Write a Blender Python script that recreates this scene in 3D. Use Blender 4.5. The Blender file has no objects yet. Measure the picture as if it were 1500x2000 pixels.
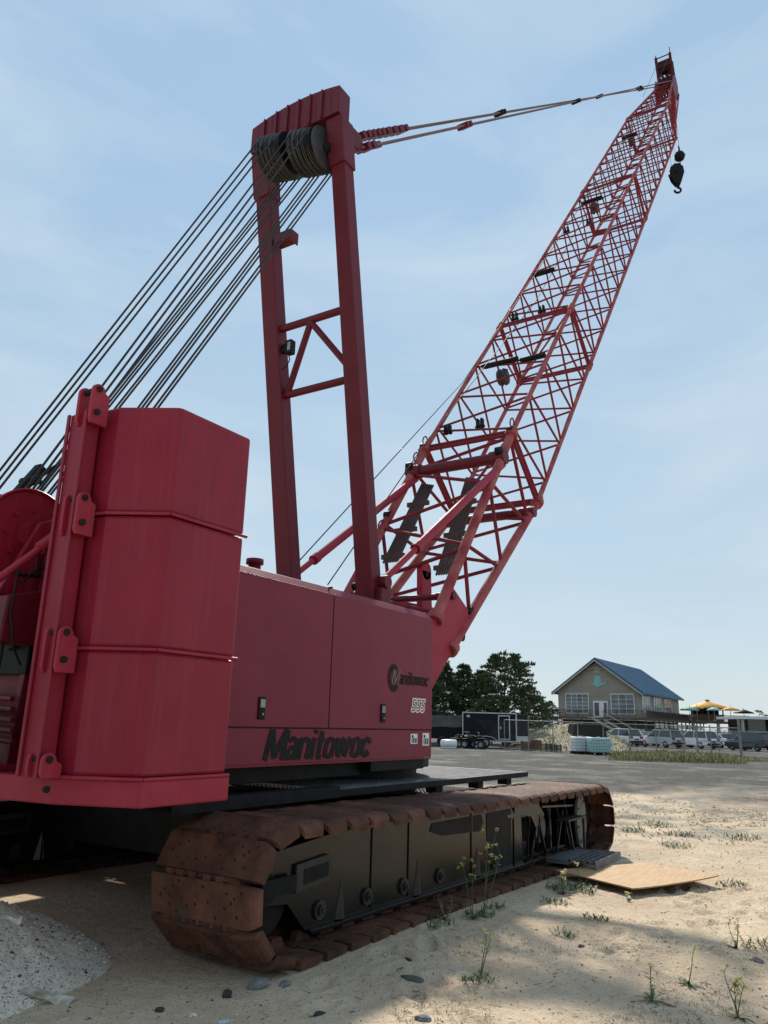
import bpy, bmesh, math, random
from math import sin, cos, pi, radians, sqrt, atan2
from mathutils import Vector, Matrix, noise
R = random.Random(7)
SC = bpy.context.scene
COL = SC.collection

# ------------------------------------------------------------------ camera
CAM_H = 1.65
cam_d = bpy.data.cameras.new('camera'); cam = bpy.data.objects.new('camera', cam_d); COL.objects.link(cam)
cam_d.sensor_fit = 'HORIZONTAL'; cam_d.sensor_width = 36; cam_d.lens = 36.0
cam_d.clip_start = 0.05; cam_d.clip_end = 6000
F_, CX_, CY_ = 1500.0, 750.0, 1000.0
def _d(px, py): return Vector((px-CX_, -(py-CY_), -F_)).normalized()
_up = _d(907, -4500)
_fx = _d(1748, 1436); _fx = (_fx-_up*_fx.dot(_up)).normalized()
_ly = _up.cross(_fx)
RM = Matrix((_fx, _ly, _up))          # world = RM @ cam
M4 = RM.to_4x4(); M4.translation = Vector((0, 0, CAM_H)); cam.matrix_world = M4
SC.camera = cam
C0 = Vector((0, 0, CAM_H))
def ray(px, py): return RM @ _d(px, py)
def onz(px, py, z=0.0): r = ray(px, py); return C0+r*((z-CAM_H)/r.z)
def ony(px, py, y): r = ray(px, py); return C0+r*(y/r.y)
FH = Vector((-RM[0][2], -RM[1][2], 0)).normalized()     # horizontal view direction
RH = Vector((FH.y, -FH.x, 0))
def far(px, D, z=0.0):
    """ground point on the bearing of column px, D metres ahead"""
    hy = 1409+0.0285*(px-750)
    r = ray(px, hy); k = D/(r.x*FH.x+r.y*FH.y)
    return Vector((r.x*k, r.y*k, z))

# ------------------------------------------------------------------ light
SUNV = Vector((1.0, 0.64, 1.0)).normalized()
sun_d = bpy.data.lights.new('sun', 'SUN'); sun = bpy.data.objects.new('sun', sun_d); COL.objects.link(sun)
sun_d.energy = 5.0; sun_d.angle = radians(2.0); sun_d.color = (1.0, 0.93, 0.82)
sun.rotation_euler = SUNV.to_track_quat('Z', 'Y').to_euler()
W = bpy.data.worlds.new('World'); SC.world = W; W.use_nodes = True
nt = W.node_tree; N = nt.nodes; L = nt.links; bg = N['Background']
sky = N.new('ShaderNodeTexSky'); sky.sky_type = 'NISHITA'; sky.sun_disc = False
sky.sun_elevation = math.asin(SUNV.z); sky.sun_rotation = atan2(SUNV.x, SUNV.y)
sky.altitude = 0; sky.air_density = 1.0; sky.dust_density = 0.1; sky.ozone_density = 2.0
tc = N.new('ShaderNodeTexCoord'); mp = N.new('ShaderNodeMapping'); mp.inputs['Scale'].default_value = (0.9, 1.6, 4.5)
mp.inputs['Rotation'].default_value = (0.25, 0.3, 0.5)
L.new(tc.outputs['Generated'], mp.inputs[0])
nz = N.new('ShaderNodeTexNoise'); nz.inputs['Scale'].default_value = 1.6; nz.inputs['Detail'].default_value = 7; nz.inputs['Roughness'].default_value = 0.55
nz.inputs['Distortion'].default_value = 0.6
L.new(mp.outputs[0], nz.inputs[0])
rp = N.new('ShaderNodeValToRGB'); rp.color_ramp.elements[0].position = 0.42; rp.color_ramp.elements[1].position = 0.72
rp.color_ramp.elements[0].color = (0, 0, 0, 1); rp.color_ramp.elements[1].color = (0.5, 0.5, 0.5, 1)
L.new(nz.outputs['Fac'], rp.inputs[0])
mx = N.new('ShaderNodeMix'); mx.data_type = 'RGBA'
hz = N.new('ShaderNodeMix'); hz.data_type = 'RGBA'; hz.inputs[0].default_value = 0.85
L.new(sky.outputs[0], hz.inputs[6])
sz_ = N.new('ShaderNodeSeparateXYZ'); L.new(tc.outputs['Generated'], sz_.inputs[0])
hr = N.new('ShaderNodeValToRGB'); e = hr.color_ramp.elements; e[0].position = 0.0; e[0].color = (.545, .62, .665, 1); e[1].position = .62; e[1].color = (.365, .535, .72, 1)
e2 = e.new(.22); e2.color = (.475, .605, .705, 1)
L.new(sz_.outputs[2], hr.inputs[0])
hm = N.new('ShaderNodeMix'); hm.data_type = 'RGBA'; hm.blend_type = 'MULTIPLY'; hm.inputs[0].default_value = 1.0
L.new(hr.outputs[0], hm.inputs[6]); hm.inputs[7].default_value = (10.6, 10.6, 10.6, 1); L.new(hm.outputs[2], hz.inputs[7])
L.new(rp.outputs[0], mx.inputs[0]); L.new(hz.outputs[2], mx.inputs[6]); mx.inputs[7].default_value = (6.9, 7.7, 8.2, 1)
L.new(mx.outputs[2], bg.inputs['Color']); bg.inputs['Strength'].default_value = 0.093
SC.view_settings.view_transform = 'Standard'; SC.view_settings.look = 'None'
SC.view_settings.exposure = 0.20; SC.view_settings.gamma = 1.0
SC.render.film_transparent = False

# ------------------------------------------------------------------ materials
def mat(name, col, rough=0.6, metal=0.0, var=0.15, scale=6.0, col2=None, lo=0.4, hi=0.65, bump=0.0, bscale=60.0,
        stretch=(1, 1, 1), spec=0.5, coat=0.0):
    m = bpy.data.materials.new(name); m.use_nodes = True
    t = m.node_tree; n = t.nodes; l = t.links; b = n['Principled BSDF']
    b.inputs['Roughness'].default_value = rough; b.inputs['Metallic'].default_value = metal
    b.inputs['Specular IOR Level'].default_value = spec; b.inputs['Coat Weight'].default_value = coat
    tcn = n.new('ShaderNodeTexCoord'); mpn = n.new('ShaderNodeMapping'); mpn.inputs['Scale'].default_value = stretch
    l.new(tcn.outputs['Object'], mpn.inputs[0])
    nn = n.new('ShaderNodeTexNoise'); nn.inputs['Scale'].default_value = scale; nn.inputs['Detail'].default_value = 6
    nn.inputs['Roughness'].default_value = 0.6
    l.new(mpn.outputs[0], nn.inputs[0])
    r = n.new('ShaderNodeValToRGB'); r.color_ramp.elements[0].position = lo; r.color_ramp.elements[1].position = hi
    c2 = col2 if col2 else tuple(min(1, c*(1+var)+0.01*var) for c in col)
    c1 = col if col2 else tuple(c*(1-var) for c in col)
    r.color_ramp.elements[0].color = (*c1, 1); r.color_ramp.elements[1].color = (*c2, 1)
    l.new(nn.outputs['Fac'], r.inputs[0]); l.new(r.outputs[0], b.inputs['Base Color'])
    if bump:
        nb = n.new('ShaderNodeTexNoise'); nb.inputs['Scale'].default_value = bscale; nb.inputs['Detail'].default_value = 4
        l.new(tcn.outputs['Object'], nb.inputs[0])
        bp = n.new('ShaderNodeBump'); bp.inputs['Strength'].default_value = bump; bp.inputs['Distance'].default_value = 0.01
        l.new(nb.outputs['Fac'], bp.inputs['Height']); l.new(bp.outputs[0], b.inputs['Normal'])
    return m

def red_paint(name, base, fade, rough=0.42, streak=1.0):
    m = mat(name, base, rough, col2=fade, scale=2.2, lo=0.38, hi=0.72, bump=0.08, bscale=14)
    t = m.node_tree; n = t.nodes; l = t.links; b = n['Principled BSDF']
    ramp = [x for x in n if x.type == 'VALTORGB'][0]
    tcn = [x for x in n if x.type == 'TEX_COORD'][0]
    mp2 = n.new('ShaderNodeMapping'); mp2.inputs['Scale'].default_value = (9, 9, 0.35); l.new(tcn.outputs['Object'], mp2.inputs[0])
    n2 = n.new('ShaderNodeTexNoise'); n2.inputs['Scale'].default_value = 2.0; n2.inputs['Detail'].default_value = 8; n2.inputs['Roughness'].default_value = 0.65
    l.new(mp2.outputs[0], n2.inputs[0])
    r2 = n.new('ShaderNodeValToRGB'); r2.color_ramp.elements[0].position = 0.50; r2.color_ramp.elements[1].position = 0.75
    r2.color_ramp.elements[0].color = (0, 0, 0, 1); r2.color_ramp.elements[1].color = (0.34*streak, 0.34*streak, 0.34*streak, 1)
    l.new(n2.outputs['Fac'], r2.inputs[0])
    mxx = n.new('ShaderNodeMix'); mxx.data_type = 'RGBA'; l.new(r2.outputs[0], mxx.inputs[0])
    l.new(ramp.outputs[0], mxx.inputs[6]); mxx.inputs[7].default_value = (0.30, 0.06, 0.09, 1)
    b.inputs['Specular IOR Level'].default_value = 0.32
    mp4 = n.new('ShaderNodeMapping'); mp4.inputs['Scale'].default_value = (16, 16, 0.55); mp4.inputs['Location'].default_value = (3, 7, 1); l.new(tcn.outputs['Object'], mp4.inputs[0])
    n4 = n.new('ShaderNodeTexNoise'); n4.inputs['Scale'].default_value = 1.6; n4.inputs['Detail'].default_value = 9; n4.inputs['Roughness'].default_value = 0.7
    l.new(mp4.outputs[0], n4.inputs[0])
    r4 = n.new('ShaderNodeValToRGB'); r4.color_ramp.elements[0].position = 0.56; r4.color_ramp.elements[1].position = 0.74
    r4.color_ramp.elements[0].color = (0, 0, 0, 1); r4.color_ramp.elements[1].color = (0.55, 0.55, 0.55, 1); l.new(n4.outputs['Fac'], r4.inputs[0])
    m4 = n.new('ShaderNodeMix'); m4.data_type = 'RGBA'; l.new(r4.outputs[0], m4.inputs[0]); l.new(mxx.outputs[2], m4.inputs[6]); m4.inputs[7].default_value = (0.07, 0.02, 0.02, 1)
    mxx = m4
    # small rust freckles
    n3 = n.new('ShaderNodeTexNoise'); n3.inputs['Scale'].default_value = 38; n3.inputs['Detail'].default_value = 3; l.new(tcn.outputs['Object'], n3.inputs[0])
    r3 = n.new('ShaderNodeValToRGB'); r3.color_ramp.elements[0].position = 0.70; r3.color_ramp.elements[1].position = 0.76
    r3.color_ramp.elements[0].color = (0, 0, 0, 1); r3.color_ramp.elements[1].color = (0.7, 0.7, 0.7, 1); l.new(n3.outputs['Fac'], r3.inputs[0])
    m3 = n.new('ShaderNodeMix'); m3.data_type = 'RGBA'; l.new(r3.outputs[0], m3.inputs[0]); l.new(mxx.outputs[2], m3.inputs[6])
    m3.inputs[7].default_value = (0.09, 0.035, 0.03, 1)
    l.new(m3.outputs[2], b.inputs['Base Color'])
    rr = n.new('ShaderNodeMapRange'); rr.inputs[3].default_value = rough-0.08; rr.inputs[4].default_value = rough+0.22
    l.new(n2.outputs['Fac'], rr.inputs[0]); l.new(rr.outputs[0], b.inputs['Roughness'])
    return m

M = {}
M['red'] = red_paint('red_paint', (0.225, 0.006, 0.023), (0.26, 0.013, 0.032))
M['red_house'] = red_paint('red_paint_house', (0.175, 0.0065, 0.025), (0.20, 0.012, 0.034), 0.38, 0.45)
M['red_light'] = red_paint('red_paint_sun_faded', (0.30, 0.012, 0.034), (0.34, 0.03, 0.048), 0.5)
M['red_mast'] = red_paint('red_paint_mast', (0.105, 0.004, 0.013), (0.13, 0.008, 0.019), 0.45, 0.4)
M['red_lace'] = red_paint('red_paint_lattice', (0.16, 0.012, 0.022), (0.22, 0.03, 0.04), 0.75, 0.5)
M['chord'] = red_paint('chord_faded_paint', (0.27, 0.035, 0.044), (0.42, 0.15, 0.13), 0.72, 1.2)
M['rust'] = mat('rusty_steel', (0.045, 0.018, 0.012), 0.8, spec=0.25, col2=(0.155, 0.064, 0.037), scale=4.5, lo=0.32, hi=0.72, bump=0.25, bscale=90)
_m = M['rust']; _n = _m.node_tree.nodes; _l = _m.node_tree.links
_oi = _n.new('ShaderNodeObjectInfo'); _vm = _n.new('ShaderNodeVectorMath'); _vm.operation = 'MULTIPLY'; _cb = _n.new('ShaderNodeCombineXYZ')
for _i in range(3): _l.new(_oi.outputs['Random'], _cb.inputs[_i])
_l.new(_cb.outputs[0], _vm.inputs[0]); _vm.inputs[1].default_value = (31, 17, 23)
_l.new(_vm.outputs[0], [x for x in _n if x.type == 'MAPPING'][0].inputs['Location'])
_hs = _n.new('ShaderNodeHueSaturation'); _mr = _n.new('ShaderNodeMapRange'); _mr.inputs[3].default_value = .62; _mr.inputs[4].default_value = 1.30
_l.new(_oi.outputs['Random'], _mr.inputs[0]); _l.new(_mr.outputs[0], _hs.inputs['Value'])
_rp = [x for x in _n if x.type == 'VALTORGB'][0]
# packed dirt in patches
_nd = _n.new('ShaderNodeTexNoise'); _nd.inputs['Scale'].default_value = 7; _nd.inputs['Detail'].default_value = 8; _l.new([x for x in _n if x.type == 'MAPPING'][0].outputs[0], _nd.inputs[0])
_rd = _n.new('ShaderNodeValToRGB'); _rd.color_ramp.elements[0].position = .56; _rd.color_ramp.elements[1].position = .68; _rd.color_ramp.elements[1].color = (.65, .65, .65, 1); _l.new(_nd.outputs['Fac'], _rd.inputs[0])
_md = _n.new('ShaderNodeMix'); _md.data_type = 'RGBA'; _l.new(_rd.outputs[0], _md.inputs[0]); _l.new(_rp.outputs[0], _md.inputs[6]); _md.inputs[7].default_value = (.060, .047, .038, 1)
_l.new(_md.outputs[2], _hs.inputs['Color']); _l.new(_hs.outputs[0], _n['Principled BSDF'].inputs['Base Color'])
M['rust_dk'] = mat('rust_hole', (0.012, 0.007, 0.005), 0.95)
M['frame'] = mat('dusty_black_steel', (0.004, 0.0045, 0.005), 0.26, spec=0.35, col2=(0.012, 0.011, 0.009), scale=2.3, lo=0.35, hi=0.75, bump=0.15, bscale=20, stretch=(1, 1, 0.4))
M['black'] = mat('black_steel', (0.0055, 0.006, 0.007), 0.6, var=0.3, spec=0.2)
M['black2'] = mat('black_lettering', (0.005, 0.006, 0.007), 0.6, var=0.4, scale=20, spec=0.2)
M['tipdark'] = red_paint('red_paint_dark', (0.05, 0.004, 0.007), (0.08, 0.006, 0.009), 0.6, 0.3)
M['grate'] = mat('grey_grating', (0.30, 0.31, 0.32), 0.5, metal=0.2, var=0.2)
M['dustgrey'] = mat('dusty_grey_plate', (0.17, 0.165, 0.145), 0.7, col2=(0.09, 0.085, 0.07), scale=9)
M['stepgrey'] = mat('worn_grey_step', (.10, .105, .11), .55, var=.2)
M['stow'] = mat('weathered_bar', (.085, .045, .04), .7, col2=(.05, .045, .04), scale=9)
M['capgrey'] = mat('oily_grey', (0.024, 0.022, 0.018), 0.6, var=.3)
M['rope'] = mat('wire_rope', (0.030, 0.027, 0.024), 0.6, metal=0.4, var=0.4, scale=40)
M['pend'] = mat('pendant_bar', (0.20, 0.085, 0.08), 0.6, col2=(0.12, 0.10, 0.09), scale=10)
M['sheave'] = mat('sheave_steel', (0.055, 0.058, 0.06), 0.45, col2=(0.028, 0.029, 0.029), scale=5)
M['white'] = mat('white_paint', (0.75, 0.75, 0.73), 0.45, var=0.08)
M['grey'] = mat('grey_steel', (0.28, 0.29, 0.29), 0.5, metal=0.3, var=0.2)
M['glass'] = mat('dark_glass', (0.02, 0.025, 0.03), 0.08, var=0.1, spec=0.8)
M['rubber'] = mat('rubber', (0.015, 0.015, 0.016), 0.8)

# ------------------------------------------------------------------ mesh helpers
class MB:
    def __init__(s): s.v = []; s.f = []; s.m = []; s.mi = 0; s.sm = []; s.smooth = False
    def add(s, vs, fs):
        o = len(s.v); s.v += [Vector(v) for v in vs]
        for f in fs: s.f.append([i+o for i in f]); s.m.append(s.mi); s.sm.append(s.smooth)
        return s
    def box(s, x0, x1, y0, y1, z0, z1):
        return s.add([(x0, y0, z0), (x1, y0, z0), (x1, y1, z0), (x0, y1, z0), (x0, y0, z1), (x1, y0, z1), (x1, y1, z1), (x0, y1, z1)],
                     [(0, 3, 2, 1), (4, 5, 6, 7), (0, 1, 5, 4), (1, 2, 6, 5), (2, 3, 7, 6), (3, 0, 4, 7)])
    def hexa(s, b, t):   # two quads
        return s.add(list(b)+list(t), [(0, 3, 2, 1), (4, 5, 6, 7), (0, 1, 5, 4), (1, 2, 6, 5), (2, 3, 7, 6), (3, 0, 4, 7)])
    def beam(s, p0, p1, w, h, up=(0, 0, 1), w1=None, h1=None):
        p0 = Vector(p0); p1 = Vector(p1); d = (p1-p0).normalized(); a = d.cross(Vector(up))
        if a.length < 1e-4: a = d.cross(Vector((1, 0, 0)))
        a.normalize(); b = a.cross(d); w1 = w1 or w; h1 = h1 or h
        q = lambda p, ww, hh: [p-a*ww/2-b*hh/2, p+a*ww/2-b*hh/2, p+a*ww/2+b*hh/2, p-a*ww/2+b*hh/2]
        return s.hexa(q(p0, w, h), q(p1, w1, h1))
    def tube(s, p0, p1, r, n=8, r1=None, caps=True):
        p0 = Vector(p0); p1 = Vector(p1); d = p1-p0
        if d.length < 1e-6: return s
        d.normalize(); a = d.cross(Vector((0, 0, 1)))
        if a.length < 1e-3: a = d.cross(Vector((1, 0, 0)))
        a.normalize(); b = d.cross(a); r1 = r if r1 is None else r1
        vs = [p0+(a*cos(2*pi*i/n)+b*sin(2*pi*i/n))*r for i in range(n)]+[p1+(a*cos(2*pi*i/n)+b*sin(2*pi*i/n))*r1 for i in range(n)]
        o = s.smooth; s.smooth = n > 5
        s.add(vs, [(i, (i+1) % n, n+(i+1) % n, n+i) for i in range(n)])
        s.smooth = False
        if caps: s.add(vs, [tuple(range(n))[::-1], tuple(range(n, 2*n))])
        s.smooth = o
        return s
    def poly(s, pts, r, n=6):
        for a, b in zip(pts[:-1], pts[1:]): s.tube(a, b, r, n)
        return s
    def prism(s, pts, axis, a, b):
        """pts: 2D outline; axis 'x','y','z' extruded from a to b"""
        mk = {'y': lambda p, t: (p[0], t, p[1]), 'z': lambda p, t: (p[0], p[1], t), 'x': lambda p, t: (t, p[0], p[1])}[axis]
        n = len(pts)
        return s.add([mk(p, a) for p in pts]+[mk(p, b) for p in pts],
                     [tuple(range(n)), tuple(range(n, 2*n))[::-1]]+[(i, n+i, n+(i+1) % n, (i+1) % n) for i in range(n)])
    def disc(s, c, axis, r, t, n=24):
        c = Vector(c); ax = Vector(axis).normalized(); return s.tube(c-ax*t/2, c+ax*t/2, r, n)
    def lathe(s, c, axis, prof, n=24):
        c = Vector(c); d = Vector(axis).normalized(); a = d.cross(Vector((0, 0, 1)))
        if a.length < 1e-3: a = d.cross(Vector((1, 0, 0)))
        a.normalize(); b = d.cross(a); vs = []
        for (t, r) in prof: vs += [c+d*t+(a*cos(2*pi*i/n)+b*sin(2*pi*i/n))*r for i in range(n)]
        fs = []
        for k in range(len(prof)-1):
            for i in range(n): fs.append((k*n+i, k*n+(i+1) % n, (k+1)*n+(i+1) % n, (k+1)*n+i))
        o = s.smooth; s.smooth = True; s.add(vs, fs); s.smooth = o
        return s
    def build(s, name, mats, parent=None, bevel=0.0, off=None):
        me = bpy.data.meshes.new(name)
        o_ = Vector((0, 0, 0))
        if off is not None: o_ = Vector(off)
        elif parent is not None: o_ = ROOT.get(parent.name, Vector((0, 0, 0)))
        me.from_pydata([v-o_ for v in s.v], [], s.f)
        if not isinstance(mats, (list, tuple)): mats = [mats]
        for m_ in mats: me.materials.append(m_)
        for p, mi, sm in zip(me.polygons, s.m, s.sm): p.material_index = mi; p.use_smooth = sm
        bm = bmesh.new(); bm.from_mesh(me); bmesh.ops.recalc_face_normals(bm, faces=bm.faces)
        bm.to_mesh(me); bm.free()
        ob = bpy.data.objects.new(name, me); COL.objects.link(ob)
        if parent is not None: ob.parent = parent; ROOT[ob.name] = o_
        if bevel:
            b = ob.modifiers.new('bevel', 'BEVEL'); b.width = bevel; b.segments = 2; b.limit_method = 'ANGLE'; b.angle_limit = radians(40)
        return ob
ROOT = {}
def thing(name, label, cat, loc, group=None, local=False):
    o = bpy.data.objects.new(name, None); COL.objects.link(o); o.location = loc; o.empty_display_size = 0.3
    ROOT[o.name] = Vector((0, 0, 0)) if local else Vector(loc)
    o['label'] = label; o['category'] = cat
    if group: o['group'] = group
    return o
def tag(o, label, cat, group=None):
    o['label'] = label; o['category'] = cat
    if group: o['group'] = group
    return o
def struct(o, kind='structure'): o['kind'] = kind; return o
def kids(o): return [c for c in COL.objects if c.parent == o]
def dup(o, parent=None):
    c = o.copy(); COL.objects.link(c); c.parent = parent
    for k in kids(o):
        if k is not c: dup(k, c)
    return c
def text(body, name, size, p, m, parent, shear=0.0, weight=0.0, sx=1.0, y=4.6, yd=0.004):
    """lettering lying in the plane y = const, reading towards +x"""
    cu = bpy.data.curves.new(name, 'FONT'); cu.body = body; cu.size = size; cu.shear = shear; cu.offset = weight; cu.extrude = 0.002
    cu.resolution_u = 4
    t = bpy.data.objects.new('tmp', cu); COL.objects.link(t)
    bpy.context.view_layer.update()
    me = bpy.data.meshes.new_from_object(t.evaluated_get(bpy.context.evaluated_depsgraph_get()))
    bpy.data.objects.remove(t)
    off = ROOT[parent.name]
    for v in me.vertices:
        x, yy, z = v.co; v.co = Vector((p[0]+x*sx, y-yd-z, p[2]+yy))-off
    me.materials.clear(); me.materials.append(m); me.name = name
    o = bpy.data.objects.new(name, me); COL.objects.link(o); o.parent = parent; ROOT[o.name] = off
    return o

# ------------------------------------------------------------------ ground
_fr = random.Random(17)
FEET = []
for (fx, fy, fa, n_) in ((5.0, 2.6, -.25, 14), (5.2, .6, .35, 14), (6.6, 2.2, -.9, 8), (9.5, 2.2, -.5, 10), (4.2, 3.2, .1, 6), (3.9, 1.8, .7, 10), (7.5, -.6, .9, 10)):
    for k in range(n_):
        FEET.append((fx+cos(fa)*k*.42+_fr.uniform(-.08, .08), fy+sin(fa)*k*.42+(.11 if k % 2 else -.11)+_fr.uniform(-.06, .06), fa+_fr.uniform(-.3, .3)))
def heap(x, y):
    dx = x-HC.x; dy = y-HC.y; d = sqrt(dx*dx+dy*dy)
    return 0.0
def gz(x, y):
    t = min(1, max(0, (x-4.5)/7.5)); t = t*t*(3-2*t)
    z = -0.085*t
    d = sqrt((x-6)**2+(y-2)**2)
    if d < 60:
        k = min(1, max(0, (60-d)/30))
        z += k*0.035*noise.noise(Vector((x*0.35, y*0.35, 0)))
        kk = 1.0 if not (4.0 < x < 12.3 and 3.3 < y < 9.2) else 0.15
        if d < 16:
            z += kk*0.022*noise.noise(Vector((x*1.3, y*1.3, 3)))+kk*0.010*noise.noise(Vector((x*4.2, y*4.2, 5)))
            z += kk*0.004*noise.noise(Vector((x*11, y*11, 9)))
            for (fx, fy, fa) in FEET:
                dx = x-fx; dy = y-fy
                if dx*dx+dy*dy < .12:
                    u = (dx*cos(fa)+dy*sin(fa))/.15; v = (-dx*sin(fa)+dy*cos(fa))/.065; q = u*u+v*v
                    z += -.030*math.exp(-q*q*.8)+.012*math.exp(-(q-2.0)**2)
            # wheel ruts in the sand
            a = y-(1.15+0.16*(x-6)+0.12*sin(x*0.7)); z -= kk*0.025*math.exp(-(a/0.22)**2)
            a = y-(-0.55+0.16*(x-6)+0.1*sin(x*0.6+1)); z -= kk*0.022*math.exp(-(a/0.22)**2)
    return z-0.012
def axis_lines(lo, hi, step, far_, grow=1.16):
    a = [lo]; 
    while a[-1] < hi: a.append(a[-1]+step)
    s = step; x = a[-1]
    while x < far_: s *= grow; x += s; a.append(x)
    s = step; x = lo; pre = []
    while x > -far_: s *= grow; x -= s; pre.append(x)
    return pre[::-1]+a
def make_ground():
    xs = axis_lines(2.5, 12.0, 0.032, 3500, 1.1); ys = axis_lines(-1.2, 6.6, 0.032, 3500, 1.1)
    nx, ny = len(xs), len(ys)
    vs = [(x, y, gz(x, y)) for y in ys for x in xs]
    fs = [(j*nx+i, j*nx+i+1, (j+1)*nx+i+1, (j+1)*nx+i) for j in range(ny-1) for i in range(nx-1)]
    me = bpy.data.meshes.new('ground'); me.from_pydata(vs, [], fs)
    for p in me.polygons: p.use_smooth = True
    o = bpy.data.objects.new('ground', me); COL.objects.link(o)
    m = bpy.data.materials.new('sand_and_gravel'); m.use_nodes = True; t = m.node_tree; n = t.nodes; l = t.links; b = n['Principled BSDF']
    b.inputs['Roughness'].default_value = 0.95; b.inputs['Specular IOR Level'].default_value = 0.15
    tcn = n.new('ShaderNodeTexCoord'); pos = tcn.outputs['Object']
    def nse(sc, det=5, rough=0.6, src=None):
        q = n.new('ShaderNodeTexNoise'); q.inputs['Scale'].default_value = sc; q.inputs['Detail'].default_value = det; q.inputs['Roughness'].default_value = rough
        l.new(src or pos, q.inputs[0]); return q.outputs['Fac']
    def ramp(fac, a, c, ca=(0, 0, 0, 1), cb=(1, 1, 1, 1)):
        q = n.new('ShaderNodeValToRGB'); q.color_ramp.elements[0].position = a; q.color_ramp.elements[1].position = c
        q.color_ramp.elements[0].color = ca; q.color_ramp.elements[1].color = cb; l.new(fac, q.inputs[0]); return q.outputs[0]
    def mix(f, a, c):
        q = n.new('ShaderNodeMix'); q.data_type = 'RGBA'
        if isinstance(f, float): q.inputs[0].default_value = f
        else: l.new(f, q.inputs[0])
        for i, w in ((6, a), (7, c)):
            if isinstance(w, tuple): q.inputs[i].default_value = w
            else: l.new(w, q.inputs[i])
        return q.outputs[2]
    sand = ramp(nse(1.1, 6), 0.3, 0.72, (0.45, 0.345, 0.235, 1), (0.64, 0.51, 0.365, 1))
    sand = mix(ramp(nse(9, 4), 0.42, 0.75), sand, (0.47, 0.36, 0.25, 1))
    # coarse dark grit and pale shell chips
    sand = mix(ramp(nse(55, 2, 0.5), 0.645, 0.68), sand, (0.15, 0.125, 0.10, 1))
    sand = mix(ramp(nse(30, 2, 0.5), 0.685, 0.71), sand, (0.10, 0.09, 0.08, 1))
    sand = mix(ramp(nse(43, 1, 0.5), 0.71, 0.73), sand, (0.66, 0.61, 0.52, 1))
    grav = ramp(nse(5, 8, 0.75), 0.35, 0.7, (0.028, 0.029, 0.030, 1), (0.082, 0.080, 0.076, 1))
    grav = mix(ramp(nse(0.35, 5, 0.6), 0.50, 0.68), grav, (0.165, 0.155, 0.13, 1))
    grav = mix(ramp(nse(26, 2, 0.5), 0.64, 0.68), grav, (0.34, 0.32, 0.29, 1))
    sep = n.new('ShaderNodeSeparateXYZ'); l.new(pos, sep.inputs[0])
    def math_(op, a, c=None):
        q = n.new('ShaderNodeMath'); q.operation = op
        for i, w in enumerate((a, c)):
            if w is None: continue
            if isinstance(w, (int, float)): q.inputs[i].default_value = w
            else: l.new(w, q.inputs[i])
        return q.outputs[0]
    dd = math_('ADD', math_('MULTIPLY', sep.outputs[0], FH.x), math_('MULTIPLY', sep.outputs[1], FH.y))
    nn = math_('MULTIPLY', math_('SUBTRACT', nse(0.22, 5, 0.62), 0.5), 34.0)
    dd = math_('ADD', dd, nn)
    mr = n.new('ShaderNodeMapRange'); mr.inputs[1].default_value = 18; mr.inputs[2].default_value = 27; l.new(dd, mr.inputs[0])
    mud = mix(ramp(nse(0.9, 8, 0.72), 0.47, 0.60), sand, (0.25, 0.225, 0.185, 1))
    mr2 = n.new('ShaderNodeMapRange'); mr2.inputs[1].default_value = 9; mr2.inputs[2].default_value = 17; l.new(dd, mr2.inputs[0])
    near = mix(mr2.outputs[0], sand, mud)
    l.new(mix(mr.outputs[0], near, grav), b.inputs['Base Color'])
    bp = n.new('ShaderNodeBump'); bp.inputs['Strength'].default_value = 0.85; bp.inputs['Distance'].default_value = 0.016
    hh = math_('ADD', nse(60, 4), math_('MULTIPLY', nse(12, 4), 2.2))
    l.new(hh, bp.inputs['Height']); l.new(bp.outputs[0], b.inputs['Normal'])
    me.materials.append(m); struct(o)
    return m
SAND = make_ground()

# ------------------------------------------------------------------ crane
CR = Vector((8.2, 6.1, 0))
crane = thing('crawler_crane', 'large faded red lattice boom crawler crane on rusty tracks, in the sand', 'crane', CR)
TS = -0.011     # the tracks sit a touch lower at the front
def tz(x): return TS*(x-4.5)

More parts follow.
